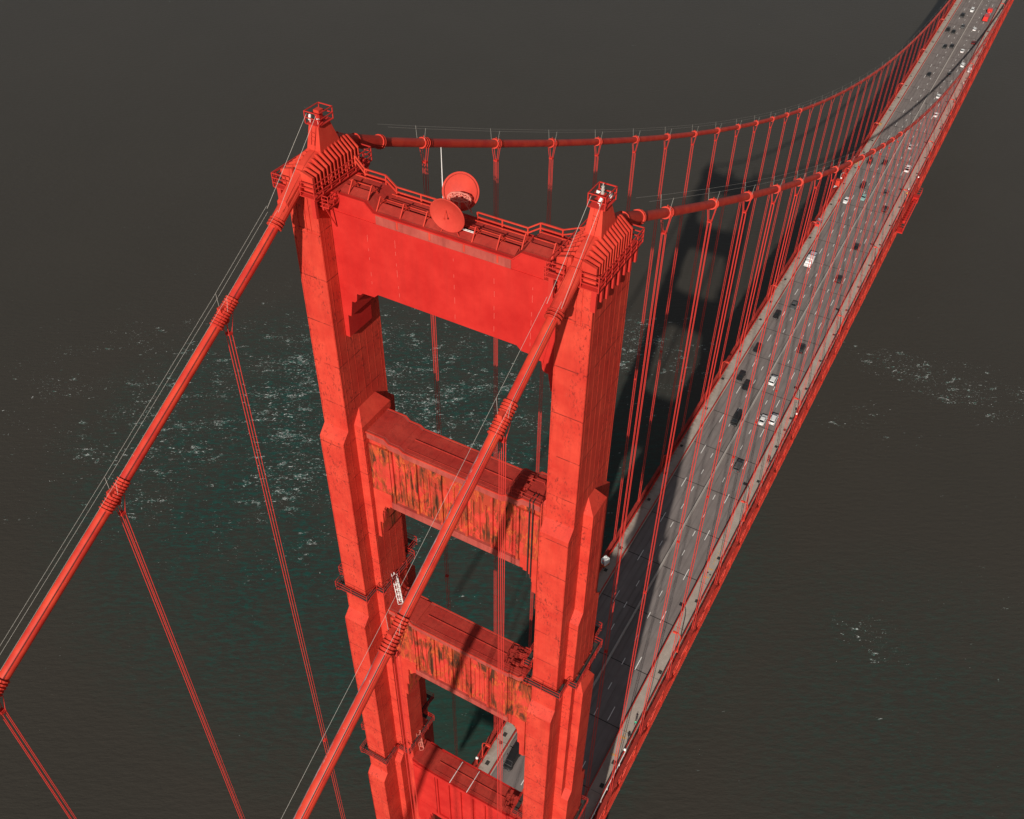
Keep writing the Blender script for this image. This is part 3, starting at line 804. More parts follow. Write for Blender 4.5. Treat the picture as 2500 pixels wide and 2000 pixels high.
# ------------------------------------------------------------------ cables
def cable(s, label):
    c = thing('main_cable', label, 'suspension cable', (0, 0, 0))
    def tube_uv(ysl, r, n, name, worn):
        me_v = []; fs = []; uvs = []
        m_ = len(ysl)
        for i, y in enumerate(ysl):
            y2 = ysl[min(i+1, m_-1)]; y1 = ysl[max(i-1, 0)]
            d = Vector((0, y2-y1, zcab(y2, s)-zcab(y1, s))).normalized(); b = Vector((0, -d.z, d.y))
            p = Vector((s*H, y, zcab(y, s)))
            for k in range(n):
                th = 2*math.pi*k/n; me_v.append(p + Vector((r*math.cos(th), 0, 0)) + b*r*math.sin(th))
        for i in range(m_-1):
            for k in range(n):
                k2 = (k+1) % n; fs.append((i*n+k, i*n+k2, (i+1)*n+k2, (i+1)*n+k))
                uvs += [(k/n, ysl[i]), ((k+1)/n, ysl[i]), ((k+1)/n, ysl[i+1]), (k/n, ysl[i+1])]
        me = bpy.data.meshes.new(name); me.from_pydata(me_v, [], fs); me.materials.append(M_cable)
        uvl = me.uv_layers.new(name='UVMap')
        for i, uv in enumerate(uvs): uvl.data[i].uv = uv
        at = me.attributes.new('worn', 'FLOAT', 'POINT')
        for i in range(len(me_v)): at.data[i].value = worn(ysl[i//n])
        me.polygons.foreach_set('use_smooth', [True]*len(me.polygons))
        o = bpy.data.objects.new(name, me); col.objects.link(o); o.parent = c
    ysl = [-170 + 2.0*i for i in range(83)] + [-4+.5*i for i in range(17)] + [5+3*i for i in range(252)]
    tube_uv(ysl, .462, 24, 'wrapped_cable', (lambda y: (1.0 if (s == 1 and y < -17) else 0.0)))
    m = MB()                                     # flared sleeves next to the saddle, split ring ends
    def ringat(y, r, w_, n=14):
        d = Vector((0, 1, (zcab(y+.1, s)-zcab(y-.1, s))/.2)).normalized(); p = Vector((s*H, y, zcab(y, s)))
        m.tube([p-d*w_/2, p+d*w_/2], r, n)
    def run(ya, yb, r0, r1, n=16):
        p = [(s*H, ya+(yb-ya)*i/6, zcab(ya+(yb-ya)*i/6, s)) for i in range(7)]; m.tube(p, r0, n, 0, r1)
    run(-7.2, -3.9, .62, .66)
    for y, r_ in ((-7.15, .72), (-7.4, .72), (-7.65, .72), (-3.95, .74)): ringat(y, r_, .10)
    m.build('cable_sleeve', M_red, c)
    m = MB(); run(4.6, 8.1, .66, .60)
    for y, r_ in ((8.1, .72), (8.4, .72), (4.5, .74)): ringat(y, r_, .10)
    m.build('cable_sleeve', M_red, c)
    for side, nm in ((-1, 'hand_rope'), (1, 'hand_rope')):
        m = MB()
        yy = [-168, -140, -120] + [-PAN*k for k in range(7, 0, -1)] + [-7.5]
        m.tube([(s*H+side*.62, y, zcab(y, s)+1.7) for y in yy], .012, 4)
        yy = [9.0] + [PAN*k for k in range(1, 48)]
        m.tube([(s*H+side*.62, y, zcab(y, s)+1.7) for y in yy], .012, 4)
        m.build(nm, M_wire, c)
    if s < 0: m = MB(); m.tube([(s*H-.62, y, zcab(y, s)+1.1) for y in [-168, -140, -120] + [-PAN*k for k in range(7, 0, -1)] + [-7.5]], .012, 4); m.build('hand_rope', M_wire, c)
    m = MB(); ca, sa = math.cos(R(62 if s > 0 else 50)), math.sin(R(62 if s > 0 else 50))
    m.tube([(s*H+.47*ca, y, zcab(y, s)+.47*sa*1.1) for y in range(-168, -7, 4)], .03, 5); m.build('dark_line_tube', M_joint, c)  # thin dark tube along the side-span cable, drawing a dark line on it
    m = MB()
    for k in list(range(-9, 0))+list(range(1, 47)):
        y = PAN*k
        for side in (-1, 1):
            m.bar((s*H+side*.45, y, zcab(y, s)+.3), (s*H+side*.62, y+.1, zcab(y, s)+1.72), .014, 4)
    m.build('rope_post', M_wire, c)['kind'] = 'stuff'
    return c
cable(-1, "left-hand red main suspension cable running over the far tower leg")
cable(1, "right-hand red main suspension cable with a worn grey strip, crossing in front of the tower")

# hangers: cable band, four ropes, spreader; the steep side-span bands are ribbed
def suspender(s, k, label, group):
    y = PAN*k + ({1: .55, 2: .35}.get(k, 0) if k > 0 else 0)
    zc = zcab(y, s); zb = zdeck(y)+.4
    t = thing('suspender', label, 'suspender', (s*H, y, zb), 0, group)
    near = -9 < k < 14
    slope = (zcab(y+.1, s)-zcab(y-.1, s))/.2; d = Vector((0, 1, slope)).normalized(); top = Vector((0, 0, zc-zb))
    rr = .034 if k < 8 else (.030 if k < 16 else .026)
    dx, dy = .19, .17
    m = MB()
    if k > 0:
        m.tube([top-d*.42, top+d*.42], .54 if near else .50, 14 if near else 8)
        if near:
            for o in (-.42, 0, .42): m.tube([top+d*(o-.05), top+d*(o+.05)], .60, 14)
            m.tube([top+d*.75, top+d*.95], .54, 12)
            m.bar(top+Vector((0, 0, .5)), top+Vector((0, .05, .8)), .05)
    else:
        nb = 11
        m.tube([top-d*1.45, top+d*1.45], .52, 16)
        for i in range(nb):
            o = -1.35+2.7*i/(nb-1); m.tube([top+d*(o-.045), top+d*(o+.045)], .62, 14)
        m.box(-.2, .2, -.5, .5, zc-zb+.4, zc-zb+.75)
        m.tube([top-Vector((.1, 0, .1))-d*.5, top-Vector((-.1, 0, .9))+d*.1], .28, 8)
    m.build('cable_band', M_red, t, smooth=False)
    zs = zc-zb-2.15
    zsp = max(zs, .3)
    if near:
        q = MB(); q.box(-dx-.06, dx+.06, -dy-.05, dy+.05, zsp-.12, zsp+.05); q.build('spreader', M_rail, t)
        if k < 8 and zc-zb > 30:
            q = MB(); q.box(-dx-.05, dx+.05, -dy-.04, dy+.04, zsp*.5-.1, zsp*.5+.1); q.build('spreader', M_rail, t)
    for sx in (-1, 1):
        for sy in (-1, 1):
            q = MB(); ztop = zc-zb - .1
            if ztop > 2.6: q.tube([(sx*.50, sy*(.24 if k > 0 else .5), ztop), (sx*dx, sy*dy, zsp), (sx*dx, sy*dy, 0)], rr, 5, cap=False)
            else: q.tube([(sx*.45, sy*.15, max(ztop, .4)), (sx*dx, sy*dy, 0)], rr, 4, cap=False)
            q.build('rope', M_far, t)
ordn = ['first', 'second', 'third', 'fourth', 'fifth', 'sixth', 'seventh', 'eighth', 'ninth', 'tenth', 'eleventh', 'twelfth', 'thirteenth', 'fourteenth', 'fifteenth', 'sixteenth', 'seventeenth', 'eighteenth', 'nineteenth', 'twentieth']
def nth(k):
    if k <= 20: return ordn[k-1]
    tens = {2: 'twenty', 3: 'thirty', 4: 'forty'}[k//10]
    return tens.replace('y', 'ieth') if k % 10 == 0 else tens + '-' + ordn[k % 10 - 1]
for s, w_ in ((-1, 'left-hand'), (1, 'right-hand')):
    for k in range(1, 42):
        suspender(s, k, "red wire rope hanger, %s beyond the tower on the %s cable" % (nth(k), w_), "hangers of the main span")
    for k in range(1, 6):
        suspender(s, -k, "red rope hanger under a ribbed band, %s before the tower on the %s cable" % (nth(k), w_), "hangers of the side span")

# ------------------------------------------------------------------ dishes, mast
def dish(loc, n, R_, label, back):
    n = Vector(n).normalized()
    t = thing('satellite_dish', label, 'satellite dish', loc)
    m = MB(); D = .42
    prof = [(0.02, -D)] + [(R_*i/7, -D+D*(i/7)**2) for i in range(1, 8)]
    m.lathe(prof, (0, 0, 0), 40, 0, n)
    m.lathe([(R_, 0), (R_+.05, 0), (R_+.05, -.12), (R_-.04, -.14)], (0, 0, 0), 40, 0, n)
    m.lathe([(max(r-.02, .01), h-.09) for r, h in prof], (0, 0, 0), 40, 0, n)
    m.build('reflector', M_dish, t, smooth=True)
    m = MB(); side = n.cross(Vector((0, 0, 1))).normalized(); upv = side.cross(n)
    if not back:
        tip = n*.95
        tip = n*.45; m.bar(side*.28+upv*.25+n*(-D+.05), tip, .025); m.tube([tip-n*.06, tip+n*.05], .08, 10)
        m.build('feed_arm', M_red, t)
        m = MB(); b = -n*.6
        m.bar(b, b-Vector((0, 0, 1.9)), .09); m.beam(b+side*.5, Vector(b)-side*.5, .1, .1); m.beam(-n*.5, b, .2, .2)
        for q in (-1, 1): m.beam(b-Vector((0, 0, .5)), side*q*.9-Vector((0, 0, 2.0))-n*.4, .07, .07)
        m.build('mount', M_red, t)
    else:
        b = n*.75-upv*.30-side*.15; ring_ = [side*(R_*.92*math.cos(a))+upv*(R_*.92*math.sin(a))+n*.02 for a in [i*math.pi/12 for i in range(24)]]
        q_ = MB(); q_.tube(ring_+[ring_[0]], .025, 5, cap=False); q_.build('rim_band', M_chord, t)
        hub = [b+side*(1.05*math.cos(a))+upv*(.42*math.sin(a)-.1) for a in [i*math.pi/4 for i in range(8)]]
        for i in range(8):
            m.beam(hub[i], hub[(i+1) % 8], .08, .08); m.beam(hub[i], hub[(i+3) % 8]-n*.3, .05, .05)
            m.beam(hub[i], hub[i]-Vector((0, 0, .5)), .07, .07)
        m.bar(b, b-Vector((0, 0, 1.7)), .10)
        for q in (-1, 1):
            m.beam(b+side*q*.6, b+side*q*.9-Vector((0, 0, 1.6))-n*.7, .08, .08); m.beam(b, b+side*q*1.2-Vector((0, 0, 1.6)), .06, .06)
        m.build('back_frame', M_bracket, t)
M_dish = red_paint("dish_red_paint", (.56, .045, .032), dirt=.3)
dish((.62, -2.0, 224.2), (.05, -.99, -.11), 1.62, "shallow round red satellite dish on the near edge of the top strut, facing the viewer", False)
dish((-.80, 2.45, 223.95), (.22, -.86, .40), 1.66, "round red satellite dish with a tangle of brackets before it, beyond the top strut", True)
m = MB(); m.tube([(0, 0, -.6), (0, 0, 1.6), (0, 0, 4.9)], .055, 6, 0, .03); 
o = m.build('antenna_mast', M_white, loc=(-2.5, 2.2, 222.9)); tag(o, "thin white whip antenna standing at the back of the top strut", "antenna")
m = MB()
for y in (-.16, .16): m.beam((-.75, y, 0), (.75, y, 0), .05, .05)
for i in range(5): m.beam((-.6+.3*i, -.16, 0), (-.6+.3*i, .16, 0), .04, .04)
o = m.build('short_ladder', M_white, loc=(2.0, -1.05, 222.75)); o.rotation_euler = (R(-20), 0, 0); tag(o, "short white ladder lying on the top strut beside the near dish", "ladder")

# ------------------------------------------------------------------ street lamps
def lamp(s):
    t = thing('street_lamp', 'x', 'street lamp')
    m = MB(); m.tube([(0, 0, 0), (0, 0, 5.6), (-s*.12, 0, 6.35), (-s*.5, 0, 6.85), (-s*1.0, 0, 6.95)], .13, 6, 0, .09)
    m.box(-.2, .2, -.2, .2, 0, .5); m.build('pole', M_red, t)
    m = MB(); m.frustum(tuple(sorted((-s*.9, -s*2.0)))+(-.34, .34), tuple(sorted((-s*1.0, -s*1.9)))+(-.2, .2), 6.78, 7.05)
    m.build('lamp_head', M_red, t)
    m = MB(); m.box(*sorted((-s*1.0, -s*1.9)), -.26, .26, 6.7, 6.775); m.build('lens', M_barr, t)
    return t
for s, w_ in ((1, 'right-hand'), (-1, 'left-hand')):
    y0 = 68.9 if s == 1 else 24.2; first = None
    for i in range(15):
        y = y0 + 45.72*i + (4.5 if (s == -1 and i) else 0)
        if y > 740: break
        o = lamp(s) if first is None else copy_tree(first)
        first = first or o
        o.location = (s*12.95, y, zdeck(y)+.1)
        tag(o, "red street lamp with an arm over the %s sidewalk, %s out from the tower" % (w_, nth(i+1)), group="street lamps on the %s side" % w_)
def globe_lamp():
    t = thing('globe_lamp', 'x', 'lamp')
    m = MB(); m.tube([(0, 0, 0), (0, 0, 2.6)], .09, 6); m.build('post', M_red, t)
    m = MB(); m.lathe([(.02, -.32), (.2, -.26), (.31, -.1), (.32, .08), (.22, .25), (.02, .32)], (0, 0, 2.85), 12); m.build('globe', M_white, t, smooth=True)
    return t
g0 = globe_lamp(); spots = [(12.85, 39.4, "white globe lamp on a red post by the right-hand sidewalk near the tower"), (-13.2, 22.4, "white globe lamp outside the left-hand sidewalk, seen under the third strut"),
    (12.9, 158.6, "white globe lamp at the outer edge of the right-hand sidewalk beside the two white cars"), (-13.2, 301.6, "white globe lamp beside the small red cabin on the left-hand sidewalk"), (13.2, 318.0, "white globe lamp above the red gantry outside the right-hand truss")]
for i, (x, y, l) in enumerate(spots):
    o = g0 if i == 0 else copy_tree(g0)
    o.location = (x, y, zdeck(y)+.2); tag(o, l, group="globe lamps")

# ------------------------------------------------------------------ vehicles
def carpaint(name, c, rough=.35):
    m = new_mat(name, c, rough, .5); m.node_tree.nodes['Principled BSDF'].inputs['Coat Weight'].default_value = .3; return m
PB = carpaint("black_car_paint", (.018, .018, .018)); PW = carpaint("white_car_paint", (.74, .74, .73)); PG = carpaint("grey_car_paint", (.09, .09, .09))
PT = carpaint("teal_car_paint", (.25, .42, .40)); PR = carpaint("red_truck_paint", (.62, .03, .022)); PDR = carpaint("dark_red_car_paint", (.12, .012, .012)); PS = carpaint("silver_car_paint", (.42, .42, .41))
M_tail = new_mat("red_tail_lamp", (.35, .01, .01), .3, .5); M_bed = new_mat("grey_truck_bed", (.22, .23, .26), .7, .3)
def loft(m, st, mi=0):
    o = len(m.v); n = 8
    for (y, w_, zb, zt) in st:
        zm = zb+(zt-zb)*.62; wt = w_*.86; wb = w_*.94
        for p in ((-wb, zb), (-w_, zb+.18), (-w_, zm), (-wt, zt), (wt, zt), (w_, zm), (w_, zb+.18), (wb, zb)): m.v.append((p[0], y, p[1]))
    for i in range(len(st)-1):
        for k in range(n):
            k2 = (k+1) % n; m.f.append((o+i*n+k, o+(i+1)*n+k, o+(i+1)*n+k2, o+i*n+k2)); m.m.append(mi)
    m.f.append(tuple(range(o, o+n))); m.f.append(tuple(range(o+len(st)*n-1, o+(len(st)-1)*n-1, -1))); m.m += [mi, mi]
def cabin(m, y0, y1, y2, y3, w_, z0, z1, mi=0, ti=.82):
    # glasshouse: base y0..y3, roof y1..y2
    m.quadbox([(-w_, y0, z0), (w_, y0, z0), (w_, y3, z0), (-w_, y3, z0), (-w_*ti, y1, z1), (w_*ti, y1, z1), (w_*ti, y2, z1), (-w_*ti, y2, z1)], mi)
# every car is built nose toward +Y
def car(kind, paint):
    t = thing('car', 'x', 'car')
    if kind == 'sedan': L, W, hb, hr = 4.7, .90, .92, 1.42; cab = (-1.75, -1.05, .35, 1.15)
    elif kind == 'hatch': L, W, hb, hr = 4.2, .87, .95, 1.48; cab = (-2.0, -1.6, .3, 1.1)
    elif kind == 'suv': L, W, hb, hr = 4.8, .96, 1.08, 1.74; cab = (-2.3, -2.0, .5, 1.2)
    elif kind == 'van': L, W, hb, hr = 5.3, 1.0, 1.2, 1.95; cab = (-2.6, -2.4, 1.1, 1.9)
    elif kind == 'pickup': L, W, hb, hr = 5.6, 1.0, 1.12, 1.85; cab = (-.6, -.45, 1.0, 1.6)
    h = L/2; m = MB()
    loft(m, [(-h, W*.80, .42, hb*.86), (-h+.18, W*.95, .30, hb*.97), (-h+.9, W, .25, hb), (0, W, .25, hb), (h-1.2, W, .25, hb*.97), (h-.35, W*.93, .27, hb*.84), (h, W*.74, .38, hb*.66)])
    cabin(m, cab[0]+.02, cab[1], cab[2], cab[3]-.02, W*.86, hb-.02, hr-.05)
    o = m.build('body', paint, t); fixn(o)
    m = MB()      # roof panel
    w2 = W*.86*.84; m.quadbox([(-w2, cab[1]-.03, hr-.05), (w2, cab[1]-.03, hr-.05), (w2, cab[2]+.03, hr-.05), (-w2, cab[2]+.03, hr-.05), (-w2*.9, cab[1]+.08, hr), (w2*.9, cab[1]+.08, hr), (w2*.9, cab[2]-.08, hr), (-w2*.9, cab[2]-.08, hr)])
    if kind in ('suv', 'van'):
        for dx in (-.8, .8): m.box(dx*w2-.03, dx*w2+.03, cab[1]+.2, cab[2]-.2, hr, hr+.06)
    m.build('roof', paint, t)
    def glass(pts, nm):
        g = MB(); g.quad(*pts); g.build(nm, M_glass, t)
    w1 = W*.86; wr = w1*.82; z0 = hb; z1 = hr-.06; e = .012
    def lerp(a, b, u): return a+(b-a)*u
    for (ya, yb, sg, nm) in ((cab[3], cab[2], 1, 'windscreen'), (cab[0], cab[1], -1, 'rear_window')):
        a, b = .12, .92
        glass([(-lerp(w1, wr, a)*.93, lerp(ya, yb, a)+sg*e, lerp(z0, z1, a)+e), (lerp(w1, wr, a)*.93, lerp(ya, yb, a)+sg*e, lerp(z0, z1, a)+e), (lerp(w1, wr, b)*.93, lerp(ya, yb, b)+sg*e, lerp(z0, z1, b)+e), (-lerp(w1, wr, b)*.93, lerp(ya, yb, b)+sg*e, lerp(z0, z1, b)+e)], nm)
    for q in (-1, 1):
        a, b = .1, .88
        ys_a = (lerp(cab[0], cab[1], a)+.15, lerp(cab[3], cab[2], a)-.2); ys_b = (lerp(cab[0], cab[1], b)+.15, lerp(cab[3], cab[2], b)-.12)
        glass([(q*(lerp(w1, wr, a)+e), ys_a[0], lerp(z0, z1, a)), (q*(lerp(w1, wr, a)+e), ys_a[1], lerp(z0, z1, a)), (q*(lerp(w1, wr, b)+e), ys_b[1], lerp(z0, z1, b)), (q*(lerp(w1, wr, b)+e), ys_b[0], lerp(z0, z1, b))], 'side_window')
        for yy in (-h+.95, h-.95):
            m = MB(); m.tube([(q*(W-.22), yy, .34), (q*(W+.01), yy, .34)], .34, 12); m.build('wheel', M_black, t)
        m = MB(); m.box(q*W*.62-.17, q*W*.62+.17, h-.16, h-.02, hb*.58, hb*.72); m.build('headlight', M_chrome, t)
        m = MB(); m.box(q*W*.68-.16, q*W*.68+.16, -h-.01, -h+.06, hb*.62, hb*.8); m.build('tail_light', M_tail, t)
        m = MB(); m.box(*sorted((q*W, q*(W+.16))), cab[3]-.35, cab[3]-.22, hb, hb+.13); m.build('mirror', paint, t)
    if kind == 'pickup':
        m = MB(); m.box(-W*.82, W*.82, -h+.12, cab[0]-.1, hb+.002, hb+.012); m.build('truck_bed', M_black, t)
    if paint in (PB, PG): 
        m = MB(); m.box(-W*.45, W*.45, h-.10, h+.015, .45, .56); m.build('grille', M_chrome, t)
    return t
proto = {}
NAM = {PB: 'black', PW: 'white', PG: 'dark grey', PT: 'pale teal', PDR: 'dark red', PS: 'silver'}
# (x, y, kind, paint, label); negative x comes toward the viewer
CARS = [
 (-2.1, 526.8, 'suv', PW, "white car in the lane beside the median, most distant of the oncoming cars"),
 (-5.2, 516.5, 'pickup', PB, "black pickup with pale bonnet, far up the road in the middle oncoming lane"),
 (-2.0, 499.5, 'hatch', PG, "small dark car close to the median, alone behind the far pair of black cars"),
 (4.0, 499.0, 'hatch', PW, "white hatchback behind the red flatbed truck"),
 (-7.9, 490.6, 'suv', PB, "long black car by the left kerb, outer one of the farther pair"),
 (-4.9, 489.7, 'sedan', PB, "black sedan, inner one of the farther black pair"),
 (-4.9, 467.0, 'sedan', PB, "black sedan, left one of the nearer black pair in the distance"),
 (-1.9, 469.3, 'sedan', PB, "black sedan beside the median, right one of the nearer distant pair"),
 (6.8, 480.0, 'hatch', PDR, "dark red car at the edge of the cable shadow"),
 (3.9, 465.7, 'sedan', PW, "white sedan just above the cable shadow in the distance"),
 (7.3, 447.3, 'suv', PW, "white car by the right kerb just below the cable shadow"),
 (-4.6, 427.7, 'sedan', PB, "lone black car in the middle of the oncoming lanes"),
 (3.8, 433.0, 'sedan', PG, "dark car standing in the black shadow of the cable"),
 (4.3, 405.0, 'sedan', PW, "white sedan seen through the crossing red cable"),
 (7.3, 384.6, 'sedan', PW, "white sedan under the red cable next to the right kerb"),
 (4.3, 347.8, 'sedan', PS, "silver and dark car in the middle of the outbound lanes, far from others"),
 (-7.4, 325.9, 'suv', PB, "black car with red cable ropes across it by the left kerb"),
 (-1.9, 328.2, 'sedan', PB, "black sedan beside the median opposite the white pickup"),
 (7.5, 327.6, 'pickup', PW, "white pickup next to the right kerb"),
 (-4.7, 304.5, 'suv', PB, "black car throwing a long shadow in front of the teal car"),
 (-2.2, 295.7, 'sedan', PT, "pale teal and white sedan beside the median"),
 (-7.5, 290.1, 'sedan', PW, "white sedan in the kerb lane beside the teal car"),
 (4.6, 304.1, 'sedan', PG, "dark sedan, farther of two dark cars beside the median hangers"),
 (7.2, 291.1, 'suv', PB, "black car by the right kerb beside a street lamp arm"),
 (4.6, 259.6, 'sedan', PB, "black sedan alone in the middle outbound lane"),
 (4.7, 235.8, 'suv', PB, "black car with pale rear, level with the white box truck"),
 (-4.4, 213.2, 'sedan', PG, "dark sedan with pale bonnet behind the white box truck"),
 (-7.6, 205.2, 'sedan', PB, "black sedan by the left kerb with bright white headlights"),
 (-7.5, 185.0, 'sedan', PB, "black sedan in the left kerb lane half hidden by hanger ropes"),
 (4.7, 191.8, 'suv', PB, "black estate car in the middle outbound lane above the white car"),
 (-7.4, 169.4, 'sedan', PB, "black sedan, left of the near pair of dark cars"),
 (-4.5, 166.0, 'sedan', PB, "black sedan, right of the near pair of dark cars"),
 (1.8, 172.5, 'suv', PW, "white car with a dark windscreen hugging the median"),
 (-2.0, 149.9, 'van', PB, "long black van in the lane beside the median"),
 (4.75, 154.0, 'sedan', PW, "white sedan, left of the two white cars side by side"),
 (7.4, 155.8, 'suv', PW, "white estate car, right of the two white cars side by side"),
 (5.0, 132.5, 'suv', PG, "dark grey car nearest the viewer on the open road"),
 (-7.3, 26.9, 'van', PB, "long black car in deep shade seen through the tower opening"),
]
for x, y, kd, pt, lb in CARS:
    key = (kd, pt.name)
    if key not in proto: o = proto[key] = car(kd, pt)
    else: o = copy_tree(proto[key])
    o.location = (x, y, zdeck(y)+.02); o.rotation_euler = (0, 0, math.pi if x < 0 else 0)
    tag(o, lb, group="cars on the bridge")

# white box truck, oncoming
t = thing('box_truck', "white truck with an open grey bed by the left kerb, nose toward the tower", "truck", (-7.3, 241.5, zdeck(241)), math.pi, )
m = MB(); m.box(-1.15, 1.15, 1.6, 3.9, .6, 1.7); m.quadbox([(-1.1, 1.7, 1.7), (1.1, 1.7, 1.7), (1.1, 3.3, 1.7), (-1.1, 3.3, 1.7), (-1.0, 1.8, 2.5), (1.0, 1.8, 2.5), (1.0, 2.9, 2.5), (-1.0, 2.9, 2.5)]); m.build('cab', PW, t)
m = MB(); m.quad((-.98, 3.22, 1.8), (.98, 3.22, 1.8), (.9, 2.95, 2.42), (-.9, 2.95, 2.42)); m.build('windscreen', M_glass, t)
m = MB(); m.box(-1.2, 1.2, -1.0, 1.5, .9, 2.7); m.build('cargo_box', PW, t)
m = MB(); m.box(-1.2, 1.2, -4.2, -1.05, .9, 1.1)
for a in ((-1.2, -1.12, -4.2, -1.05), (1.12, 1.2, -4.2, -1.05), (-1.2, 1.2, -4.2, -4.12)): m.box(*a, 1.1, 2.3)
m.build('open_bed', M_bed, t)
for q in (-1, 1):
    for yy in (2.8, -2.2, -3.2):
        m = MB(); m.tube([(q*.8, yy, .48), (q*1.12, yy, .48)], .48, 12); m.build('wheel', M_black, t)
    m = MB(); m.box(q*.8-.18, q*.8+.18, 3.88, 3.95, .85, 1.1); m.build('headlight', M_chrome, t)
# red flatbed truck driving away
t = thing('flatbed_truck', "bright red flatbed truck carrying a red drum, far up the road", "truck", (6.6, 522.5, zdeck(522)), R(0))
m = MB(); m.box(-1.25, 1.25, -9.2, -2.6, .7, 1.9); m.box(-1.1, 1.1, -8.6, -3.2, 1.9, 2.7); m.build('cargo_body', PR, t)
m = MB(); m.box(-1.2, 1.2, -2.5, 4.8, .8, 1.05); 
for i in range(6): m.box(-1.2, 1.2, -2.2+1.2*i, -2.05+1.2*i, 1.05, 1.15)
m.build('flat_bed', M_bed, t)
m = MB(); m.box(-1.2, 1.2, 5.0, 7.4, .7, 2.6); m.build('cab', PR, t)
m = MB(); m.lathe([(.02, 0), (.85, .05), (.95, .6), (.7, 1.1), (.02, 1.3)], (0, 3.2, 1.05), 14); m.build('drum', PR, t, smooth=True)
for q in (-1, 1):
    for yy in (-7.5, -4.2, 2.5, 6.3):
        m = MB(); m.tube([(q*.85, yy, .5), (q*1.15, yy, .5)], .5, 12); m.build('wheel', M_black, t)
# red maintenance truck on the left sidewalk
t = thing('maintenance_truck', "small red service truck with a grey bed parked on the left-hand sidewalk", "truck", (-12.1, 267.5, zdeck(267)+.22), math.pi)
m = MB(); m.box(-.8, .8, .3, 2.1, .45, 1.3); m.quadbox([(-.78, .35, 1.3), (.78, .35, 1.3), (.78, 1.7, 1.3), (-.78, 1.7, 1.3), (-.68, .45, 1.95), (.68, .45, 1.95), (.68, 1.35, 1.95), (-.68, 1.35, 1.95)]); m.build('cab', PR, t)
m = MB(); m.box(-.85, .85, -2.9, .2, .6, .75)
for a in ((-.85, -.78, -2.9, .2), (.78, .85, -2.9, .2), (-.85, .85, -2.9, -2.83)): m.box(*a, .75, 1.25)
m.build('bed', M_bed, t)
m = MB(); m.quad((-.7, 1.68, 1.36), (.7, 1.68, 1.36), (.62, 1.4, 1.9), (-.62, 1.4, 1.9)); m.build('windscreen', M_glass, t)
for q in (-1, 1):
    for yy in (1.3, -1.9):
        m = MB(); m.tube([(q*.6, yy, .36), (q*.82, yy, .36)], .36, 10); m.build('wheel', M_black, t)
    m = MB(); m.box(q*.55-.14, q*.55+.14, 2.08, 2.13, .75, .95); m.build('headlight', M_chrome, t)
# white service cart on the right sidewalk, far away
t = thing('service_cart', "small white covered service cart on the right-hand sidewalk among walkers", "cart", (11.5, 441.5, zdeck(441)+.22))
m = MB(); m.box(-.7, .7, -1.5, 1.5, .35, .9); m.box(-.7, .7, -1.3, .7, 1.85, 1.93)
for x in (-.65, .65):
    for yy in (-1.2, .6): m.box(x-.03, x+.03, yy-.03, yy+.03, .9, 1.85)
m.build('body', PW, t)
for q in (-1, 1):
    for yy in (-1, 1): m = MB(); m.tube([(q*.5, yy, .28), (q*.7, yy, .28)], .28, 8); m.build('wheel', M_black, t)
# towed white equipment cabinet on the left sidewalk near the tower
t = thing('equipment_trailer', "white cabinet on a small wheeled frame on the left-hand sidewalk beside the tower leg", "trailer", (-12.6, 83.5, zdeck(83)+.22), R(-18))
m = MB(); m.box(-.68, .68, -.75, .85, .5, 2.3)
for x, yy in ((-.5, .3), (0, .5), (.45, .2), (.4, -.3)): m.box(x-.13, x+.13, yy-.13, yy+.13, 2.3, 2.5)
m.build('cabinet', PW, t)
m = MB(); m.box(-.42, .42, -.79, -.75, .7, 1.75); m.build('louvre', M_bed, t)
m = MB(); m.lathe([(.02, .05), (.26, .02), (.28, 0)], (0, -.77, 1.98), 12, 0, (0, -1, 0)); m.build('badge', PR, t)
m = MB(); m.box(-.8, .8, -1.0, 1.0, .38, .5); m.beam((-.7, -1, .42), (-1.1, -2.0, .42), .07, .07); m.beam((.7, -1, .42), (-.9, -2.0, .42), .07, .07); m.beam((-.8, .2, .6), (-1.3, -1.1, .5), .12, .25); m.build('frame', M_orange, t)
for x, yy in ((-1.2, -2.1), (.75, -1.15), (-.7, .6), (.7, .6)):
    m = MB(); m.tube([(x-.08, yy, .2), (x+.08, yy, .2)], .2, 10); m.build('wheel', PDR, t)

# sign boards and cabin on left sidewalk
t = thing('work_cabin', "small red work cabin with a white sign board beside the left-hand sidewalk", "cabin", (-13.6, 300.0, zdeck(300)+.3))
m = MB(); m.box(-.9, .7, -.9, .9, .2, 2.5); m.box(-1.0, .8, -1.0, 1.0, 2.5, 2.62); m.build('body', M_red, t)
m = MB(); m.prism([(-.8, -2.6), (.3, -2.6), (-.6, -4.6)], 'z', 1.1, 1.2); m.build('sign_board', M_white, t)
m = MB(); m.tube([(0, 2, 0), (0, 2, 4.4), (.5, 2, 4.9), (1.1, 2, 5.0)], .08, 6); m.build('crane_arm', M_barr, t)

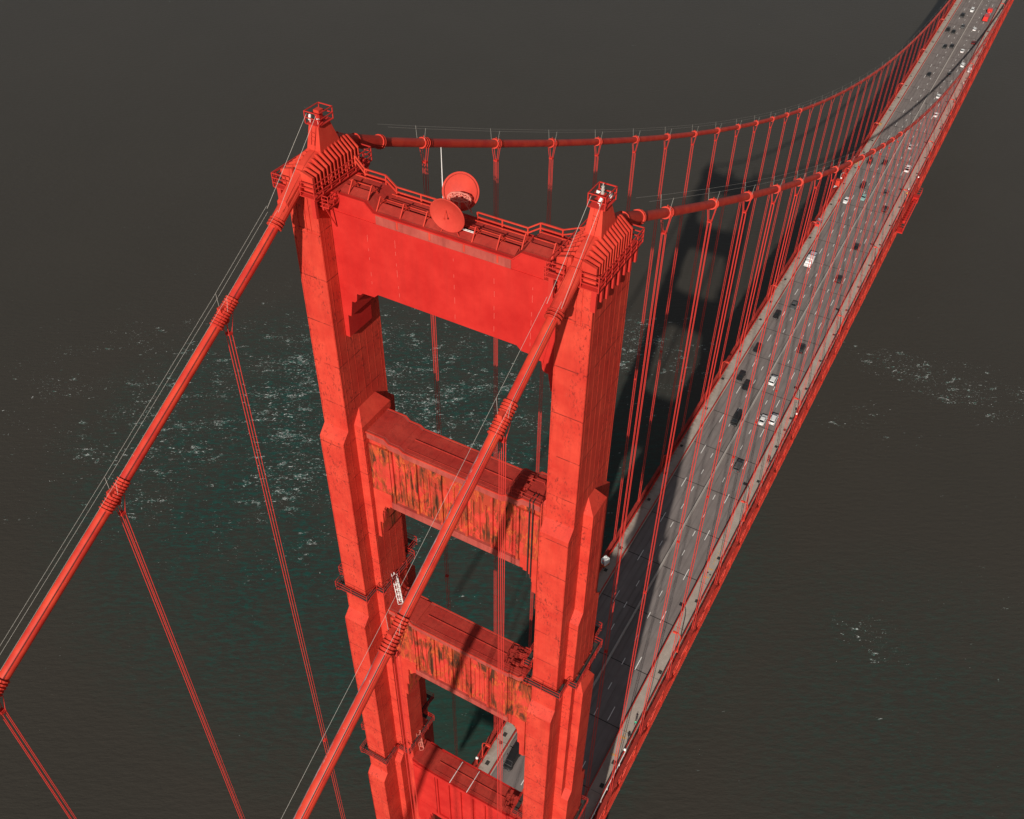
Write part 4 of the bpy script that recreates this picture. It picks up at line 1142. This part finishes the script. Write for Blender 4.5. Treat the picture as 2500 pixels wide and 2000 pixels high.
# travelling gantry hung outside the right-hand truss
t = thing('travelling_gantry', "long red maintenance gantry with an orange cylinder hanging outside the right-hand truss", "gantry", (15.4, 300, zdeck(300)-1.0))
m = MB(); m.tube([(0, -12, 0), (0, 7, 0)], .55, 12); m.build('cylinder', M_gan if False else M_clean, t, smooth=False)
m = MB()
for x in (-.9, 1.0):
    for z in (-1.0, 1.0): m.beam((x, -19, z), (x, 16, z), .12, .12)
for i in range(19):
    y = -19+35*i/18
    m.beam((-.9, y, -1), (1.0, y, -1), .08, .08); m.beam((1.0, y, -1), (1.0, y, 1), .08, .08); m.beam((-.9, y, 1), (1.0, y, 1), .08, .08)
    if i < 18: m.beam((1.0, y, -1), (1.0, y+35/18, 1), .07, .07)
m.build('truss_frame', M_rail, t)
m = MB(); m.box(-1.1, 1.2, 7.0, 9.3, -1.1, 1.1); m.box(-1.1, 1.2, -19, -15.2, -1.1, -.6); m.build('end_cabin', M_clean, t)

# ------------------------------------------------------------------ people
def person_mesh(pose, top, legs, hair=(.02, .015, .01)):
    """one continuous skinned figure; regions coloured by height"""
    V = []; E = []; Rr = []
    def P(x, y, z, r, link=None, r2=None):
        V.append((x, y, z)); Rr.append((r, r2 or r))
        if link is not None: E.append((link, len(V)-1))
        return len(V)-1
    st = .28 if pose == 'walk' else .03
    pel = P(0, 0, .95, .15, None, .11); ab = P(0, .01, 1.12, .135, pel, .10); ch = P(0, .02, 1.32, .165, ab, .11); nk = P(0, .02, 1.48, .06, ch)
    hd0 = P(0, .035, 1.57, .075, nk); hd1 = P(0, .04, 1.66, .095, hd0); P(0, .03, 1.75, .075, hd1)
    nose = P(0, .15, 1.64, .018, hd1)
    for q in (-1, 1):
        hip = P(q*.10, 0, .88, .095, pel); kn = P(q*.11, st*q*.55+.03, .50, .062, hip); an = P(q*.11, st*q, .10, .042, kn)
        P(q*.12, st*q+.16, .035, .038, an)
        shd = P(q*.19, .01, 1.42, .06, ch); el = P(q*.25, -st*q*.4-.02, 1.15, .043, shd); wr = P(q*.26, -st*q*.8+.06, .90, .028, el)
        pm = P(q*.262, -st*q*.85+.08, .83, .032, wr)
        for i, fz in enumerate((.075, .09, .084, .066)):
            fy = -st*q*.85+.05+.02*i; a = P(q*.262, fy, .80, .010, pm); P(q*.25, fy+.01, .80-fz*.6, .009, a)
        a = P(q*.245, -st*q*.85+.115, .83, .010, pm); P(q*.235, -st*q*.85+.13, .79, .009, a)
    me = bpy.data.meshes.new('p'); me.from_pydata(V, E, [])
    ob = bpy.data.objects.new('p', me); col.objects.link(ob)
    md = ob.modifiers.new('s', 'SKIN')
    sv = me.skin_vertices[0].data
    for i, r in enumerate(Rr): sv[i].radius = r
    sv[0].use_root = True
    ob.modifiers.new('u', 'SUBSURF').levels = 1
    dg = bpy.context.evaluated_depsgraph_get(); ev = ob.evaluated_get(dg)
    me2 = bpy.data.meshes.new_from_object(ev)
    bpy.data.objects.remove(ob)
    me2.materials.clear()
    mt = [new_mat("shirt_cloth", top, .8, .1), new_mat("trouser_cloth", legs, .8, .1), M_skin, new_mat("hair", hair, .8, .2)]
    for x in mt: me2.materials.append(x)
    for p in me2.polygons:
        z = p.center.z; y = p.center.y; ax = abs(p.center.x)
        p.material_index = 3 if (z > 1.70 or (z > 1.56 and y < .0)) else (2 if (z > 1.47 or (z < .93 and ax > .2 and z > .6)) else (1 if z < .96 else 0))
        p.use_smooth = True
    return me2
looks = [((.02, .45, .25), (.03, .03, .04), 'green jersey and black shorts'), ((.02, .02, .022), (.03, .03, .035), 'black jacket and black trousers'), ((.45, .03, .04), (.04, .05, .10), 'red top and blue trousers'),
         ((.12, .02, .03), (.02, .02, .02), 'dark maroon jacket'), ((.7, .7, .68), (.05, .06, .10), 'white top and navy trousers'), ((.75, .38, .06), (.06, .06, .07), 'yellow work vest')]
pm = {}
def person(x, y, i, pose, rz, label, grp="people on the sidewalks"):
    key = (i, pose)
    if key not in pm: pm[key] = person_mesh(pose, looks[i][0], looks[i][1])
    o = bpy.data.objects.new('person', pm[key]); col.objects.link(o)
    o.location = (x, y, zdeck(y)+.225); o.rotation_euler = (0, 0, rz)
    tag(o, label, 'person', grp); return o
person(11.95, 47.2, 0, 'walk', .1, "walker in a green jersey on the right-hand sidewalk near the tower, back to the viewer")
person(12.0, 138.2, 1, 'walk', math.pi, "walker in black, right one of the near pair on the right-hand sidewalk")
person(11.5, 138.5, 3, 'walk', math.pi-.1, "walker in a maroon jacket, left one of the near pair on the right-hand sidewalk")
person(11.8, 309.5, 4, 'stand', 0, "person in a white top on the right-hand sidewalk beside the red gantry")
person(11.9, 306.0, 5, 'stand', .5, "person in a yellow vest on the right-hand sidewalk beside the red gantry")
far = [(11.9, 372, 2), (12.2, 375, 3), (11.6, 403, 1), (12.1, 405.5, 3), (12.3, 421, 2), (11.7, 424, 4), (12.2, 427, 3), (12.3, 445.5, 2), (12.0, 448, 2), (12.3, 462, 3), (12.2, 464.5, 3), (12.4, 475, 1), (12.2, 478, 3), (12.4, 486, 2), (12.0, 489, 2), (12.3, 492, 3), (12.3, 512, 1), (11.5, 536, 2), (11.8, 539, 1), (12.2, 440, 2)]
for n, (x, y, i) in enumerate(far):
    person(x, y, i, 'walk' if n % 2 else 'stand', random.uniform(-3, 3), "distant walker in %s, %s of the right-hand sidewalk crowd" % (looks[i][2], nth(n+1)))
person(-12.0, 322.5, 5, 'stand', 1.0, "worker in a yellow vest on the left-hand sidewalk, nearer of two")
person(-12.2, 361.0, 5, 'stand', 2.0, "worker in a yellow vest on the left-hand sidewalk, farther of two")

# paired hanger-foot brackets outside the right-hand truss
print('objects', len(bpy.data.objects))
